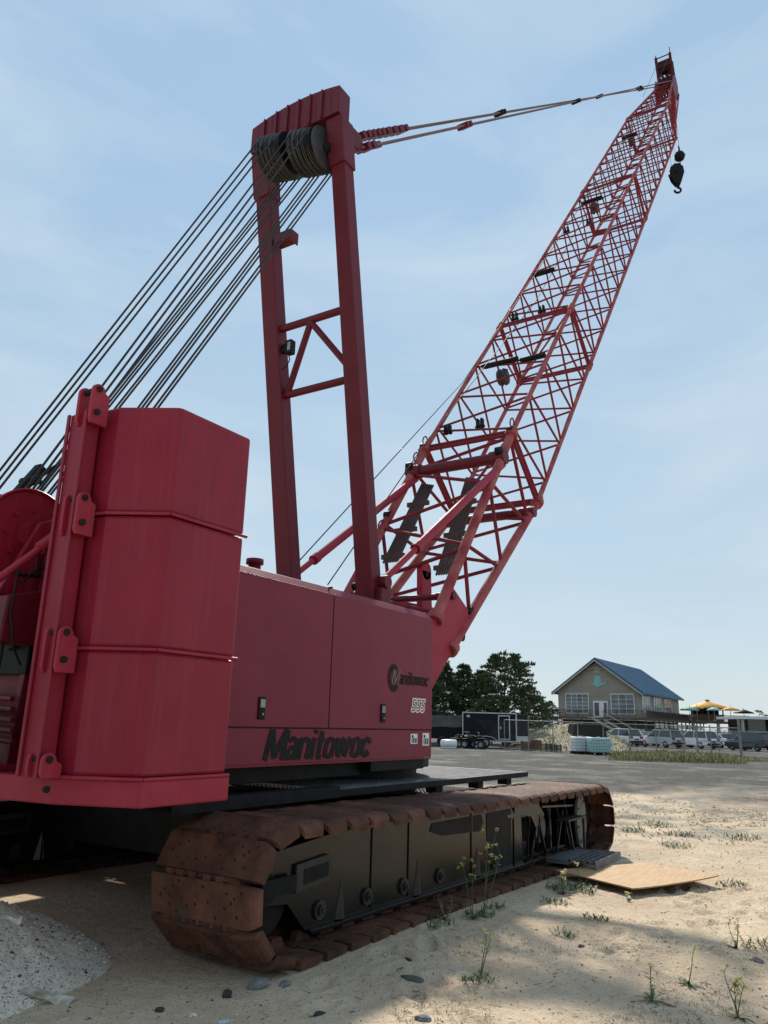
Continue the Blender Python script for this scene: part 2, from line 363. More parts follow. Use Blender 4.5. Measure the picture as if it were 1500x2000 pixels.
# ---- crawler tracks
def shoe_mesh(lip=1.0):
    b = MB()
    prof = [(0, -0.050, .108), (.012, -.028, .118), (.04, -.008, .127), (.08, 0, .129), (.92, 0, .129), (.96, -.008, .127), (.988, -.028, .118), (1.0, -.050, .108)]
    prof = [(y, h*lip, hl if lip > .9 else max(hl, .122)) for (y, h, hl) in prof]
    th = 0.050; vs = []
    for (y, h, hl) in prof:
        vs += [(-hl, y, h-.010), (hl, y, h+.006), (hl, y, h-th), (-hl, y, h-th)]
    fs = []
    for k in range(len(prof)-1):
        o = k*4; p = o+4
        fs += [(o, o+1, p+1, p), (o+1, o+2, p+2, p+1), (o+2, o+3, p+3, p+2), (o+3, o, p, p+3)]
    fs += [(0, 3, 2, 1), (len(vs)-4, len(vs)-3, len(vs)-2, len(vs)-1)]
    b.add(vs, fs)
    # interlocking hinge tongues, set under the joints
    for y in (.20, .32, .44, .58, .70, .80): b.box(.10, .166, y-.036, y+.036, -.052, -.016)
    for y in (.26, .38, .51, .64, .75): b.box(-.160, -.10, y-.020, y+.020, -.050, -.020)
    for y in (.36, .60): b.prism([(-.09, -th), (.09, -th), (.05, -.12), (-.05, -.12)], 'y', y-.03, y+.03)
    b.mi = 1
    hp = [(-.09, .33), (.09, .45), (-.03, .52), (.10, .68), (-.10, .70), (.09, .10), (-.06, .14), (.02, .19), (.075, .23), (-.02, .25), (.05, .16), (-.06, .77), (.03, .82), (-.01, .86), (.06, .74), (.0, .40), (-.05, .60)]
    for (x, y) in hp:
        for zz in (-.002+x*.057+.0015, -th-.001):
            r = .011; n = 7
            b.add([(x+r*cos(2*pi*i/n), y+r*sin(2*pi*i/n), zz) for i in range(n)], [tuple(range(n)) if zz > 0 else tuple(range(n))[::-1]])
    b.mi = 0
    return b
def track(Y0):
    tr = MB()
    # main side frame (outer face near the outer shoe end)
    def fp(x, z): return (x, z+tz(x))
    Yf = Y0+0.30
    tr.prism([fp(8.9, .10), fp(11.35, .10), fp(11.35, .80), fp(8.9, .80)], 'y', Y0+.62, Y0+.68)
    out = [fp(*p) for p in [(4.60, .70), (5.35, .775), (5.9, .80), (8.9, .80), (9.0, .74), (9.0, .10), (5.12, .10), (4.88, .33), (4.60, .36)]]
    tr.prism(out, 'y', Yf, Yf+.06)
    tr.prism(out, 'y', Yf+.34, Yf+.40)
    tr.prism([fp(5.0, .69), fp(8.9, .72), fp(8.9, .78), fp(5.0, .74)], 'y', Yf+.06, Yf+.34)
    tr.prism([fp(5.1, .11), fp(11.7, .11), fp(11.7, .17), fp(5.1, .17)], 'y', Yf+.06, Yf+.34)
    # lower flange and top flange, standing proud
    tr.prism([fp(5.12, .095), fp(11.9, .095), fp(11.9, .125), fp(5.12, .125)], 'y', Yf-.05, Yf-.002)
    tr.prism([fp(5.3, .80), fp(8.9, .802), fp(8.9, .83), fp(5.3, .80)], 'y', Yf-.02, Yf+.06)
    # sheet seams / stiffeners
    for x in (5.98, 6.60, 7.9): tr.prism([fp(x, .14), fp(x+.02, .14), fp(x+.02, .77), fp(x, .77)], 'y', Yf-.012, Yf-.001)
    for x in (5.55, 6.78, 8.05): # gussets
        tr.add([(x-.07, Yf-.002, .13+tz(x)), (x+.07, Yf-.002, .13+tz(x)), (x, Yf-.002, .43+tz(x)), (x-.012, Yf-.04, .13+tz(x)), (x+.012, Yf-.04, .13+tz(x))],
               [(0, 3, 2), (3, 4, 2), (4, 1, 2), (0, 1, 4, 3)])
    # front (drive) end framework
    tr.prism([fp(*p) for p in [(9.02, .11), (9.55, .11), (9.62, .45), (9.9, .70), (10.9, .76), (10.9, .80), (9.02, .80)]], 'y', Yf+.28, Yf+.34)
    tr.prism([fp(*p) for p in [(9.05, .80), (9.75, .80), (10.0, .62), (9.9, .5), (9.7, .48), (9.55, .62), (9.05, .68)]], 'y', Yf-.01, Yf+.03)
    tr.prism([fp(*p) for p in [(9.05, .12), (9.30, .12), (9.26, .66), (9.05, .70)]], 'y', Yf+.0, Yf+.05)
    for x in (9.75, 10.35, 10.95): tr.prism([fp(x, .13), fp(x+.05, .13), fp(x+.02, .72), fp(x-.03, .72)], 'y', Yf+.05, Yf+.10)
    tr.prism([fp(9.9, .70), fp(11.3, .64), fp(11.3, .67), fp(9.9, .73)], 'y', Yf-.02, Yf+.14)
    for x0, x1 in ((9.6, 9.85), (10.1, 9.85), (10.5, 10.75), (11.0, 10.75)):
        tr.beam((x0, Yf+.03, .14+tz(x0)), (x1, Yf+.03, .62+tz(x1)), .035, .03)
    T = tr.build('crawler_track', M['frame'], crane, 0.004)
    # slack adjuster window at the rear
    a = MB()
    a.prism([fp(*p) for p in [(4.93, .60), (5.33, .635), (5.38, .61), (5.38, .44), (4.93, .40)]], 'y', Yf-.03, Yf-.003)
    a.build('adjuster_housing', M['capgrey'], T, 0.004)
    a = MB(); a.prism([fp(*p) for p in [(5.02, .56), (5.33, .58), (5.33, .48), (5.02, .45)]], 'y', Yf-.034, Yf-.031)
    a.box(4.52, 4.90, Yf-.06, Yf-.034, .42, .54)
    a.build('adjuster_slot', M['black'], T)
    a = MB()
    a.prism([fp(*p) for p in [(7.05, .73), (8.15, .74), (8.2, .66), (8.12, .57), (7.25, .60), (7.0, .66)]], 'y', Yf-.006, Yf-.003)
    a.prism([fp(*p) for p in [(8.28, .74), (8.95, .75), (8.95, .16), (8.5, .16), (8.3, .4)]], 'y', Yf-.006, Yf-.003)
    a.build('frame_opening', M['black'], T)
    for x in (5.26, 5.92, 6.52, 7.20, 8.45):
        a = MB(); a.disc((x, Yf-.012, .24+tz(x)), (0, 1, 0), .068, .02, 20); a.disc((x, Yf-.03, .24+tz(x)), (0, 1, 0), .038, .03, 16)
        a.disc((x, Yf-.05, .24+tz(x)), (0, 1, 0), .018, .02, 6)
        a.build('axle_cap', M['capgrey'], T)
    for x in (4.62, 11.62):
        z = .465+tz(x)
        a = MB(); a.disc((x, Y0+.5, z), (0, 1, 0), .34, .30, 32); a.disc((x, Y0+.5, z), (0, 1, 0), .11, .42, 20)
        if x > 6:
            for i in range(12):
                c_, s_ = cos(i*pi/6), sin(i*pi/6); a.beam((x+.34*c_, Y0+.5, z+.34*s_), (x+.41*c_, Y0+.5, z+.41*s_), .10, .12, up=(0, 1, 0))
        a.build('drive_wheel' if x > 6 else 'idler_wheel', M['black'], T, 0.006)
    a = MB()
    a.prism([(11.28+.20*cos(t), .45+tz(11.3)+.36*sin(t)) for t in [i*2*pi/24 for i in range(24)]], 'y', Yf-.06, Yf-.02)
    a.build('sprocket_cover', M['dustgrey'], T, 0.004)
    a = MB()
    for i in range(8): t = i*pi/4+.2; a = MB(); a.disc((11.28+.16*cos(t), Yf-.068, .45+tz(11.3)+.31*sin(t)), (0, 1, 0), .012, .016, 6); a.build('cover_bolt', M['black'], T)
    # hoses and cylinders of the drive end
    for i in range(5):
        a = MB(); x = 9.45+i*.33; a.poly([(x, Yf+.02, .70), (x+.05, Yf-.01, .5), (x-.02, Yf-.01, .3), (x+.06, Yf+.04, .12)], .013, 6)
        a.build('hydraulic_hose', M['black'], T)
    a = MB(); a.disc((10.02, Yf+.18, .38), (0, 1, 0), .17, .25, 20); a.tube((8.85, Yf+.05, .62), (9.7, Yf+.05, .62), .06, 12)
    a.build('travel_motor', M['dustgrey'], T, .005)
    # steps
    a = MB()
    a.box(10.35, 11.05, Y0+.10, Y0+.28, .45, .475); a.beam((10.40, Y0+.12, .45), (10.55, Y0+.12, .10), .03, .03); a.beam((11.0, Y0+.12, .45), (11.0, Y0+.12, .05), .03, .03)
    a.build('step', M['capgrey'], T)
    a = MB(); gx0, gx1, gy0, gy1, z = 9.75, 10.75, 3.20, 3.52, .015
    if Y0 < 5:
        for i in range(12): a.box(gx0+i*(gx1-gx0-.02)/11, gx0+i*(gx1-gx0-.02)/11+.02, gy0, gy1, z+.05, z+.085)
        for i in range(5): a.box(gx0, gx1, gy0+i*(gy1-gy0-.015)/4, gy0+i*(gy1-gy0-.015)/4+.015, z+.053, z+.088)
        a.box(gx0-.01, gx1+.01, gy0-.02, gy0-.002, z, z+.09); a.box(gx0-.01, gx1+.01, gy1+.002, gy1+.28, z+.02, z+.07)
        a.build('step', M['stepgrey'], T)
    # shoes
    sm = shoe_mesh(); sm2 = shoe_mesh(-.1)
    me = None; me2 = None
    c1 = (4.62, .465); c2 = (11.62, .465); r = .468; Ln = c2[0]-c1[0]
    per = 2*Ln+2*pi*r; n = 56; pit = per/n
    for k in range(n):
        d = (k+SHOE_PH)*pit % per
        if d < Ln: x, z, tx, tzz = c1[0]+d, c1[1]+r, 1, 0
        elif d < Ln+pi*r:
            a_ = (d-Ln)/r; x = c2[0]+r*sin(a_); z = c2[1]+r*cos(a_); tx = cos(a_); tzz = -sin(a_)
        elif d < 2*Ln+pi*r: x, z, tx, tzz = c2[0]-(d-Ln-pi*r), c1[1]-r, -1, 0
        else:
            a_ = (d-2*Ln-pi*r)/r; x = c1[0]-r*sin(a_); z = c1[1]-r*cos(a_); tx = -cos(a_); tzz = sin(a_)
        # the top run sags a little between the carrier rollers
        if tx > .99: z -= 0.012*sin((x-4.6)/7*pi)+0.006*R.random()
        if tx < -.99:
            if me2 is None: ob = sm2.build('track_shoe', [M['rust'], M['rust_dk']], T, 0, off=(0, 0, 0)); me2 = ob.data
            else: ob = bpy.data.objects.new('track_shoe', me2); COL.objects.link(ob); ob.parent = T
        elif me is None:
            ob = sm.build('track_shoe', [M['rust'], M['rust_dk']], T, 0, off=(0, 0, 0)); me = ob.data
        else:
            ob = bpy.data.objects.new('track_shoe', me); COL.objects.link(ob); ob.parent = T
        ob.location = Vector((x, Y0, z+tz(x)))-CR
        ob.rotation_euler = (0, -atan2(tzz+TS*tx, tx)+R.uniform(-.022, .022), 0)
        ROOT[ob.name] = CR
    return T
SHOE_PH = 0.5
track(3.62)
track(7.60)

# ---- carbody and catwalk
b = MB()
b.box(6.6, 9.8, 4.7, 7.5, .30, .80); b.box(5.6, 6.1, 4.3, 7.9, .35, .75); b.box(10.2, 10.7, 4.3, 7.9, .35, .75)
b.disc((8.2, 6.1, .98), (0, 0, 1), 1.15, .28, 40)
b.build('carbody', M['black'], crane, .01)
b = MB()
b.box(7.0, 8.1, 4.62, 7.5, 1.14, 1.265); b.box(4.2, 7.0, 4.75, 7.4, 1.10, 1.25); b.disc((8.2, 6.1, 1.18), (0, 0, 1), 1.3, .10, 40)
b.build('revolving_bed', M['black'], crane, .008)
b = MB()
b.box(6.25, 10.92, 4.50, 4.54, .945, 1.01); b.box(10.90, 10.94, 4.54, 8.3, .95, 1.01)
b.box(8.25, 10.90, 4.78, 4.82, .95, 1.0)
for x in (8.3, 9.4, 10.3): b.box(x, x+.16, 4.56, 4.70, .86, .945)
b.box(4.2, 6.22, 4.44, 4.50, .95, 1.05); b.box(4.2, 6.22, 4.50, 4.60, 1.02, 1.05)
cw = b.build('catwalk', M['black'], crane, .004)
b = MB()
y = 4.56
while y < 8.28: b.box(6.3, 10.89, y, y+.008, .975, 1.008); y += .055
x = 6.32
while x < 10.88: b.box(x, x+.016, 4.55, 8.29, .982, 1.012); x += .085
b.build('grating', M['grate'], cw)

# ---- machinery house
HY = 4.6; hx0, hx1 = 4.62, 8.24; hz0, hzs, hz1 = 1.265, 1.568, 2.875
b = MB()
hp = [(HY+.012, hz0), (HY+.012, hz1), (HY+.075, hz1+.075), (7.52, hz1+.075), (7.588, hz1), (7.588, hz0)]
b.prism(hp, 'x', hx0, hx1-.07)
b.prism([(HY+.012, hz0+.003), (HY+.012, hz1-.003), (HY+.072, hz1+.070), (HY+1.0, hz1+.070), (HY+1.0, hz0+.003)], 'x', hx1-.066, hx1-.002)
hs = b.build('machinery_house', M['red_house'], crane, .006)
b = MB(); b.box(hx0, hx1, HY, HY+.009, hz0, hzs-.006); b.box(hx0, hx1-.012, HY-.0, HY+.009, hz0-.02, hz0-.001)
sk = b.build('skirt_panel', M['red_house'], hs, .003)
b = MB(); b.box(hx0, 6.188, HY-.006, HY+.009, hzs+.006, hz1-.004); d1 = b.build('engine_door', M['red_house'], hs, .004)
b = MB(); b.box(6.204, hx1-.004, HY-.006, HY+.009, hzs+.006, hz1-.004); d2 = b.build('engine_door', M['red_house'], hs, .004)
b = MB(); b.box(6.193, 6.199, HY-.001, HY+.010, hzs, hz1); b.box(hx0, hx1, HY-.001, HY+.010, hzs-.004, hzs+.004)
b.box(6.193, 6.199, HY+.02, HY+.1, hz1+.06, hz1+.078); b.build('door_gasket', M['black'], hs)
for (q, dd) in (((509, 1383), d1), ((746, 1393), d2)):
    p = ony(*q, HY); b = MB(); b.box(p.x-.043, p.x+.043, HY-.020, HY-.007, p.z-.095, p.z+.095)
    l_ = b.build('door_latch', M['black'], dd, .006)
    b = MB(); b.box(p.x-.03, p.x+.03, HY-.026, HY-.021, p.z+.005, p.z+.075); b.disc((p.x+.005, HY-.024, p.z-.05), (0, 1, 0), .012, .01, 10)
    # pale latch paddle
    o = b.build('latch_paddle', M['grey'], hs)
p = ony(505, 1103, 5.0); b = MB(); b.lathe((p.x, 5.05, 2.93), (0, 0, 1), [(0, .10), (.05, .10), (.05, .06), (.16, .06), (.16, .085), (.21, .085), (.21, 0)], 16)
b.build('exhaust_cap', M['red_mast'], hs)
GL = {  # bold slanted capitals and small letters as strokes in a unit box: (advance, [polylines])
 'M': (.92, [[(.09, 0), (.09, 1)], [(.13, 1), (.43, .12), (.47, .12)], [(.77, 1), (.45, .12)], [(.81, 1), (.81, 0)]]),
 'a': (.56, [[(.05, .62), (.20, .70), (.40, .62), (.42, .5), (.42, 0)], [(.42, .40), (.18, .38), (.08, .22), (.16, .06), (.42, .12)]]),
 'n': (.60, [[(.08, 0), (.08, .72)], [(.08, .58), (.24, .68), (.40, .64), (.47, .48), (.47, 0)]]),
 'i': (.26, [[(.08, 0), (.08, .72)], [(.08, .86), (.08, .99)]]),
 't': (.38, [[(.14, .95), (.14, .16), (.20, .05), (.32, .05)], [(0, .66), (.32, .66)]]),
 'o': (.60, [[(.28, .05), (.12, .10), (.08, .36), (.12, .62), (.28, .68), (.44, .62), (.48, .36), (.44, .10), (.28, .05)]]),
 'w': (.84, [[(.05, .72), (.19, .05)], [(.19, .05), (.38, .70)], [(.38, .70), (.56, .05)], [(.56, .05), (.72, .72)]]),
 'c': (.52, [[(.44, .50), (.40, .63), (.26, .68), (.12, .60), (.08, .36), (.12, .12), (.26, .05), (.40, .10), (.44, .22)]]),
}
def strokes(txt, name, x0, x1, z0, hgt, parent, m, wt=.155, shear=.30, y=HY):
    adv = sum(GL[c][0] for c in txt); kx = (x1-x0-shear*hgt*.6)/adv; b = MB(); X = 0; q = 0
    for c in txt:
        for pl in GL[c][1]:
            P = [Vector((x0+(X+px_)*kx+shear*pz_*hgt, 0, z0+pz_*hgt)) for px_, pz_ in pl]
            w = wt*hgt/2
            for k_, (A, B_) in enumerate(zip(P[:-1], P[1:])):
                q += 1; yy = y-.0035-.00035*(q % 9); d = (B_-A).normalized(); nrm = Vector((-d.z, 0, d.x))*w*(1.25 if abs(d.z) > .7 else .85)
                e = d*w*.45; A2 = A-(e if k_ else Vector()); B2 = B_+(e if k_ < len(P)-2 else Vector())
                vs = [A2-nrm, B2-nrm, B2+nrm, A2+nrm]; b.add([(v.x, yy, v.z) for v in vs], [(0, 1, 2, 3)])
        X += GL[c][0]
    return b.build(name, m, parent)
p0 = ony(512, 1486, HY); p1 = ony(724, 1476, HY)
strokes('Manitowoc', 'maker_lettering', p0.x, p1.x, p0.z, .262, hs, M['black2'], wt=.20)
q0 = ony(760, 1340, HY); q1 = ony(836, 1342, HY)
b = MB(); c = ony(768, 1324, HY); n = 28; ro, ri = .150, .085
vs = []; fs = []
for i in range(n+1):
    t = radians(50)+radians(270)*i/n
    for r_ in (ro, ri if i not in (0, n) else ro*.7): vs.append((c.x+.8*r_*cos(t), HY-.011, c.z+r_*sin(t)))
for i in range(n): fs.append((2*i, 2*i+1, 2*i+3, 2*i+2))
b.add(vs, fs); b.build('badge_ring', M['black2'], hs)
strokes('anitowoc', 'badge_lettering', c.x+.10, q1.x, c.z-.06, .145, hs, M['black2'], wt=.15, y=HY-.007)
strokes('M', 'badge_initial', c.x-.06, c.x+.13, c.z-.06, .155, hs, M['dustgrey'], wt=.11, y=HY-.009)
q0 = ony(801, 1391, HY); q1 = ony(830, 1391, HY)
o = text('555', 'model_number', .20, (q0.x, 0, q0.z+.01), M['white'], hs, shear=.2, weight=.013, y=HY-.006)
vx = [v.co.x for v in o.data.vertices]; mn = min(vx); k = (q1.x-q0.x)/(max(vx)-mn)
for v in o.data.vertices: v.co.x = mn+(v.co.x-mn)*k
o2 = text('555', 'model_number_fill', .20, (q0.x, 0, q0.z+.01), M['red_house'], hs, shear=.2, weight=-.002, y=HY-.0085)
for v in o2.data.vertices: v.co.x = mn+(v.co.x-mn)*k
for (q, w, h) in (((808, 1443), .075, .055), ((831, 1444), .075, .07)):
    p = ony(*q, HY); b = MB(); b.box(p.x-w, p.x+w, HY-.005, HY-.001, p.z-h, p.z+h); o = b.build('warning_decal', [M['white'], M['black2']], hs)
    b = MB()
    for i in range(5): b.box(p.x-w*.7+i*.025, p.x-w*.7+i*.025+.008+.006*(i % 2), HY-.008, HY-.006, p.z-h*.8, p.z+h*(.1+.1*(i % 3)))
    b.disc((p.x-w*.5, HY-.008, p.z+h*.5), (0, 1, 0), .016, .003, 10)
    b.build('decal_print', M['black2'], hs)

# ---- counterweight (near stack, far stack) on its tray
def ctw(ysg):
    """ysg=+1: stack at the near side; -1 mirrored to the far side"""
    def Y(y): return y if ysg > 0 else 12.2-y
    plan = [(4.10, 3.90), (3.385, 3.90), (3.17, 4.28), (3.14, 4.62), (3.6, 4.85), (4.10, 5.05)]
    plan = [(x, Y(y)) for x, y in plan]
    zs = [(1.275, 2.04), (2.06, 2.935), (2.955, 3.72)]
    root = None
    tray = MB(); pt = [(4.13, 3.885), (3.375, 3.885), (3.14, 4.42), (3.08, 4.9), (3.08, 6.1), (4.13, 6.1)]
    tray.prism([(x, Y(y)) for x, y in pt], 'z', 1.10, 1.258)
    root = tray.build('counterweight', M['red_light'], crane, .012)
    for (z0, z1) in zs:
        s = MB(); s.prism(plan, 'z', z0, z1); s.build('counterweight_slab', M['red'], root, .022)
    for z in (1.266, 2.05, 2.945):
        s = MB(); e = .012
        pl = [(4.115, 3.887), (3.378, 3.887), (3.155, 4.275), (3.125, 4.5)]
        s.poly([Vector((x, Y(y), z)) for x, y in pl], .012, 8)
        s.build('seam_bead', M['red_light'], root)
    # rear posts (channel) and lug brackets
    s = MB(); s.box(3.02, 3.13, min(Y(4.42), Y(4.60)), max(Y(4.42), Y(4.60)), 1.26, 3.66)
    s.box(3.00, 3.018, min(Y(4.40), Y(4.43)), max(Y(4.40), Y(4.43)), 1.26, 3.66)
    s.box(3.00, 3.018, min(Y(4.59), Y(4.62)), max(Y(4.59), Y(4.62)), 1.26, 3.66)
    s.build('tie_post', M['red'], root, .006)
    for z in (1.36, 2.13, 3.02, 3.80):
        for yy in (4.36, 4.50):
            s = MB(); y0, y1 = sorted((Y(yy-.014), Y(yy+.014)))
            h0 = z-.24 if z > 1.5 else z-.1
            outl = [(3.13, h0), (3.005, h0), (2.99, h0+.03)]+[(3.04+.05*cos(t), z+.05*sin(t)) for t in [pi-i*pi/8 for i in range(9)]]+[(3.13, z-.02)]
            s.prism(outl, 'y', y0, y1)
            lg = s.build('lifting_lug', M['red_light'], root, .004)
        s = MB(); s.disc((3.035, Y(4.43), z+.01), (0, 1, 0), .022, .19, 14); s.build('lug_pin', M['rust_dk'], root)
        s = MB(); s.disc((3.035, Y(4.335), z-.16), (0, 1, 0), .022, .02, 10)
        s.build('lug_pin', M['rust_dk'], root)
    return root
ctw(1); ctw(-1)

# ---- rear gantry / boom hoist drum between the stacks
b = MB()
b.box(3.35, 3.45, 5.25, 6.95, 1.26, 2.6); b.box(3.30, 3.40, 5.20, 6.1, 2.62, 2.86)
b.prism([(3.25, 1.26), (4.3, 1.26), (4.3, 2.9), (3.75, 3.25), (3.35, 2.9)], 'y', 5.12, 5.18)
b.prism([(3.25, 1.26), (4.3, 1.26), (4.3, 2.9), (3.75, 3.25), (3.35, 2.9)], 'y', 7.02, 7.08)
g = b.build('rear_gantry', M['red_mast'], crane, .008)
b = MB()
b.prism([(3.05, 2.45), (3.30, 3.02), (3.42, 3.08), (3.72, 2.98), (3.8, 2.4)], 'y', 5.22, 5.27); b.build('drum_bracket', M['red'], g, .01)
b = MB(); dc = Vector((3.30, 5.34, 2.93))
b.disc(dc+Vector((0, .02, 0)), (0, 1, 0), .36, .04, 44); b.disc(dc+Vector((0, 1.28, 0)), (0, 1, 0), .36, .04, 44); b.tube(dc+Vector((0, .04, 0)), dc+Vector((0, 1.26, 0)), .25, 32)
for i in range(44):
    a0, a1 = i*2*pi/44, (i+1)*2*pi/44; b.tube(dc+Vector((cos(a0)*.355, -.008, sin(a0)*.355)), dc+Vector((cos(a1)*.355, -.008, sin(a1)*.355)), .012, 6)
b.disc(dc+Vector((0, -.03, 0)), (0, 1, 0), .10, .07, 20)
for i in range(8): b.disc(dc+Vector((cos(i*pi/4)*.2, -.01, sin(i*pi/4)*.2)), (0, 1, 0), .018, .03, 6)
b.build('hoist_drum', M['red'], g)
b = MB(); b.lathe(dc, (0, 1, 0), [(.12, .25), (.12, .30), (1.18, .30), (1.18, .25)], 40); b.build('wound_rope', M['sheave'], g)
b = MB(); b.prism([(3.0, 2.1), (3.02, 2.42), (3.30, 2.50), (3.34, 2.1)], 'y', 5.02, 5.30); b.build('gear_case', M['red_mast'], g, .015)
for (pa, pb, r_) in (((3.02, 4.98, 2.56), (3.36, 5.2, 2.62), .014), ((3.05, 4.95, 2.50), (3.34, 5.2, 2.70), .010), ((2.95, 4.97, 1.62), (3.0, 5.25, 2.1), .016), ((3.0, 5.0, 1.4), (3.05, 5.05, 2.1), .012)):
    b = MB(); b.tube(pa, pb, r_, 8); b.build('pipe', M['black'], g)
b = MB(); b.box(3.0, 3.06, 5.0, 5.35, 1.32, 1.52); b.build('junction_box', M['black'], g, .01)
b = MB(); b.tube((2.75, 5.0, 2.35), (3.5, 5.05, 3.06), .028, 10); b.tube((3.2, 5.03, 2.78), (3.55, 5.05, 3.12), .045, 10); b.disc((3.36, 4.98, 2.9), (0, 1, 0), .05, .06, 12)
b.build('gantry_strut', M['red_light'], g)
b = MB(); b.beam((2.55, 5.0, 1.3), (2.85, 5.0, 2.28), .09, .12); b.disc((2.86, 5.0, 2.30), (0, 1, 0), .075, .10, 16); b.build('tilt_arm', M['red'], g, .01)
b = MB(); b.poly([(3.02, 4.95, 2.6), (3.0, 4.93, 2.3), (3.06, 4.93, 2.05), (3.14, 4.95, 1.95)], .008, 6); b.build('hose', M['black'], g)
b = MB(); b.poly([(3.3, 5.1, 2.7), (3.25, 5.05, 2.66), (3.4, 5.02, 2.62)], .008)
b.build('hose', M['black'], g)
b = MB()
for i in range(5): b.tube((3.2, 5.0+.02*i, 1.45+.07*i), (3.33, 6.4, 1.5+.07*i), .02, 8)
b.tube((3.1, 5.1, 1.62), (3.1, 6.2, 1.66), .035, 8)
b.build('hydraulic_pipe', M['red_mast'], g)
b = MB(); b.box(3.28, 3.34, 5.1, 5.6, 1.9, 2.25); b.disc((3.27, 5.3, 2.2), (1, 0, 0), .13, .08, 20); b.build('vent_opening', M['black'], g, .01)
b = MB(); b.box(3.0, 3.35, 5.1, 6.0, 1.262, 1.30); b.build('tray_deck', M['red_light'], g)
# ---- mast with sheaves
def mast_x(z, off=0.0): return 7.80-(z-3.16)*0.1777+off
b = MB()
# head beam, slightly arched, with ribs
ys = [5.2+i*1.55/12 for i in range(13)]
def arch(y): return .10*(1-((y-5.975)/.775)**2)
xr, xf = mast_x(9.8), mast_x(9.8)+.25
for y0, y1 in zip(ys[:-1], ys[1:]):
    z0b, z0t, z1t = 9.40, 9.82+arch(y0), 9.82+arch(y1)
    b.hexa([(xr, y0, z0b), (xf, y0, z0b), (xf, y1, z0b), (xr, y1, z0b)], [(xr, y0, z0t), (xf, y0, z0t), (xf, y1, z1t), (xr, y1, z1t)])
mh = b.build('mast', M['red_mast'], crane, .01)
b = MB()
for y in (5.48, 5.68, 5.88, 6.08, 6.28, 6.5): b.box(xr-.028, xr-.002, y-.012, y+.012, 9.41, 9.80+arch(y))
b.build('stiffener_rib', M['red_mast'], mh)
for (ya, yb, ya1, yb1) in ((5.20, 5.45, 5.20, 5.42), (6.46, 6.72, 6.50, 6.75)):
    b = MB(); z0, z1 = 2.55, 9.36
    b.hexa([(mast_x(z0), ya, z0), (mast_x(z0, .22), ya, z0), (mast_x(z0, .22), yb, z0), (mast_x(z0), yb, z0)],
           [(mast_x(z1), ya1, z1), (mast_x(z1, .21), ya1, z1), (mast_x(z1, .21), yb1, z1), (mast_x(z1), yb1, z1)])
    # gusset box at the sheave bearings
    z2, z3 = 8.75, 9.398
    b.hexa([(mast_x(z2)-.03, ya1-.02, z2), (mast_x(z2)+.235, ya1-.02, z2), (mast_x(z2)+.235, yb1+.02, z2), (mast_x(z2)-.03, yb1+.02, z2)],
           [(mast_x(z3)-.03, ya1-.02, z3), (mast_x(z3)+.25, ya1-.02, z3), (mast_x(z3)+.25, yb1+.02, z3), (mast_x(z3)-.03, yb1+.02, z3)])
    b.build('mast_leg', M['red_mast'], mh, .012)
b = MB()
za, zb = 6.85, 5.92
b.tube((mast_x(za, .1), 5.44, za), (mast_x(za, .1), 6.5, za), .052, 14); b.tube((mast_x(zb, .1), 5.44, zb), (mast_x(zb, .1), 6.48, zb), .052, 14)
b.tube((mast_x(za, .1), 5.97, za-.03), (mast_x(zb, .1), 6.44, zb+.03), .045, 14); b.tube((mast_x(za, .1), 5.97, za-.03), (mast_x(zb+.25, .1), 5.45, zb+.22), .045, 14)
b.build('cross_brace', M['red_mast'], mh)
b = MB(); p = Vector((mast_x(8.05, .05), 6.40, 8.05))
b.box(p.x-.05, p.x+.12, 6.16, 6.46, 8.02, 8.16); b.box(p.x-.05, p.x+.12, 6.16, 6.18, 7.98, 8.02); b.build('stop_bracket', M['red_mast'], mh, .006)
p = Vector((mast_x(6.55, .08), 6.34, 6.55)); b = MB()
b.box(p.x-.02, p.x+.05, 6.40, 6.48, 6.5, 6.62); b.box(p.x-.03, p.x+.07, 6.30, 6.40, 6.46, 6.66)
fl = b.build('floodlight', M['black'], mh, .008)
b = MB(); b.box(p.x+.072, p.x+.078, 6.31, 6.39, 6.48, 6.64); b.box(p.x-.034, p.x-.031, 6.31, 6.36, 6.50, 6.62); b.build('floodlight_lens', M['grey'], mh)
b = MB(); b.poly([(p.x, 6.36, 6.46), (p.x, 6.33, 6.36), (p.x, 6.38, 6.28), (p.x, 6.46, 6.25)], .008); b.build('power_cable', M['black'], mh)
sx, sz, sr = 6.74, 9.00, .31
def SC_(y): return Vector((sx-.25*(y-5.47), y, sz+.05*(y-5.47)))
for k in range(12):
    y = (5.47+.066*k) if k < 6 else (5.94+.062*(k-6))
    if k >= 6: y += .0
    b = MB(); b.lathe(SC_(y), (0, 1, 0), [(0, .05), (0, sr*.95), (.003, sr), (.006, sr), (.020, sr-.07), (.034, sr), (.037, sr), (.040, sr*.95), (.040, .05)], 40)
    b.build('sheave', M['sheave'], mh)
b = MB(); b.tube(SC_(5.40), SC_(6.26), .07, 16)
b.disc(SC_(5.68), (0, 1, 0), sr-.03, .36, 32); b.disc(SC_(6.10), (0, 1, 0), sr-.03, .33, 32); b.build('sheave_shaft_gap_shade', M['black'], mh)  # wide black discs round the shaft paint shade into the sheave grooves and gaps
# pendant anchor lugs at the front of the head
b = MB()
for y in (5.25, 5.5): b.prism([(6.8, 9.15), (7.16, 9.2), (7.28, 9.34), (7.2, 9.46), (6.85, 9.45)], 'y', y-.02, y+.02)
b.build('pendant_lug', M['red_mast'], mh, .006)

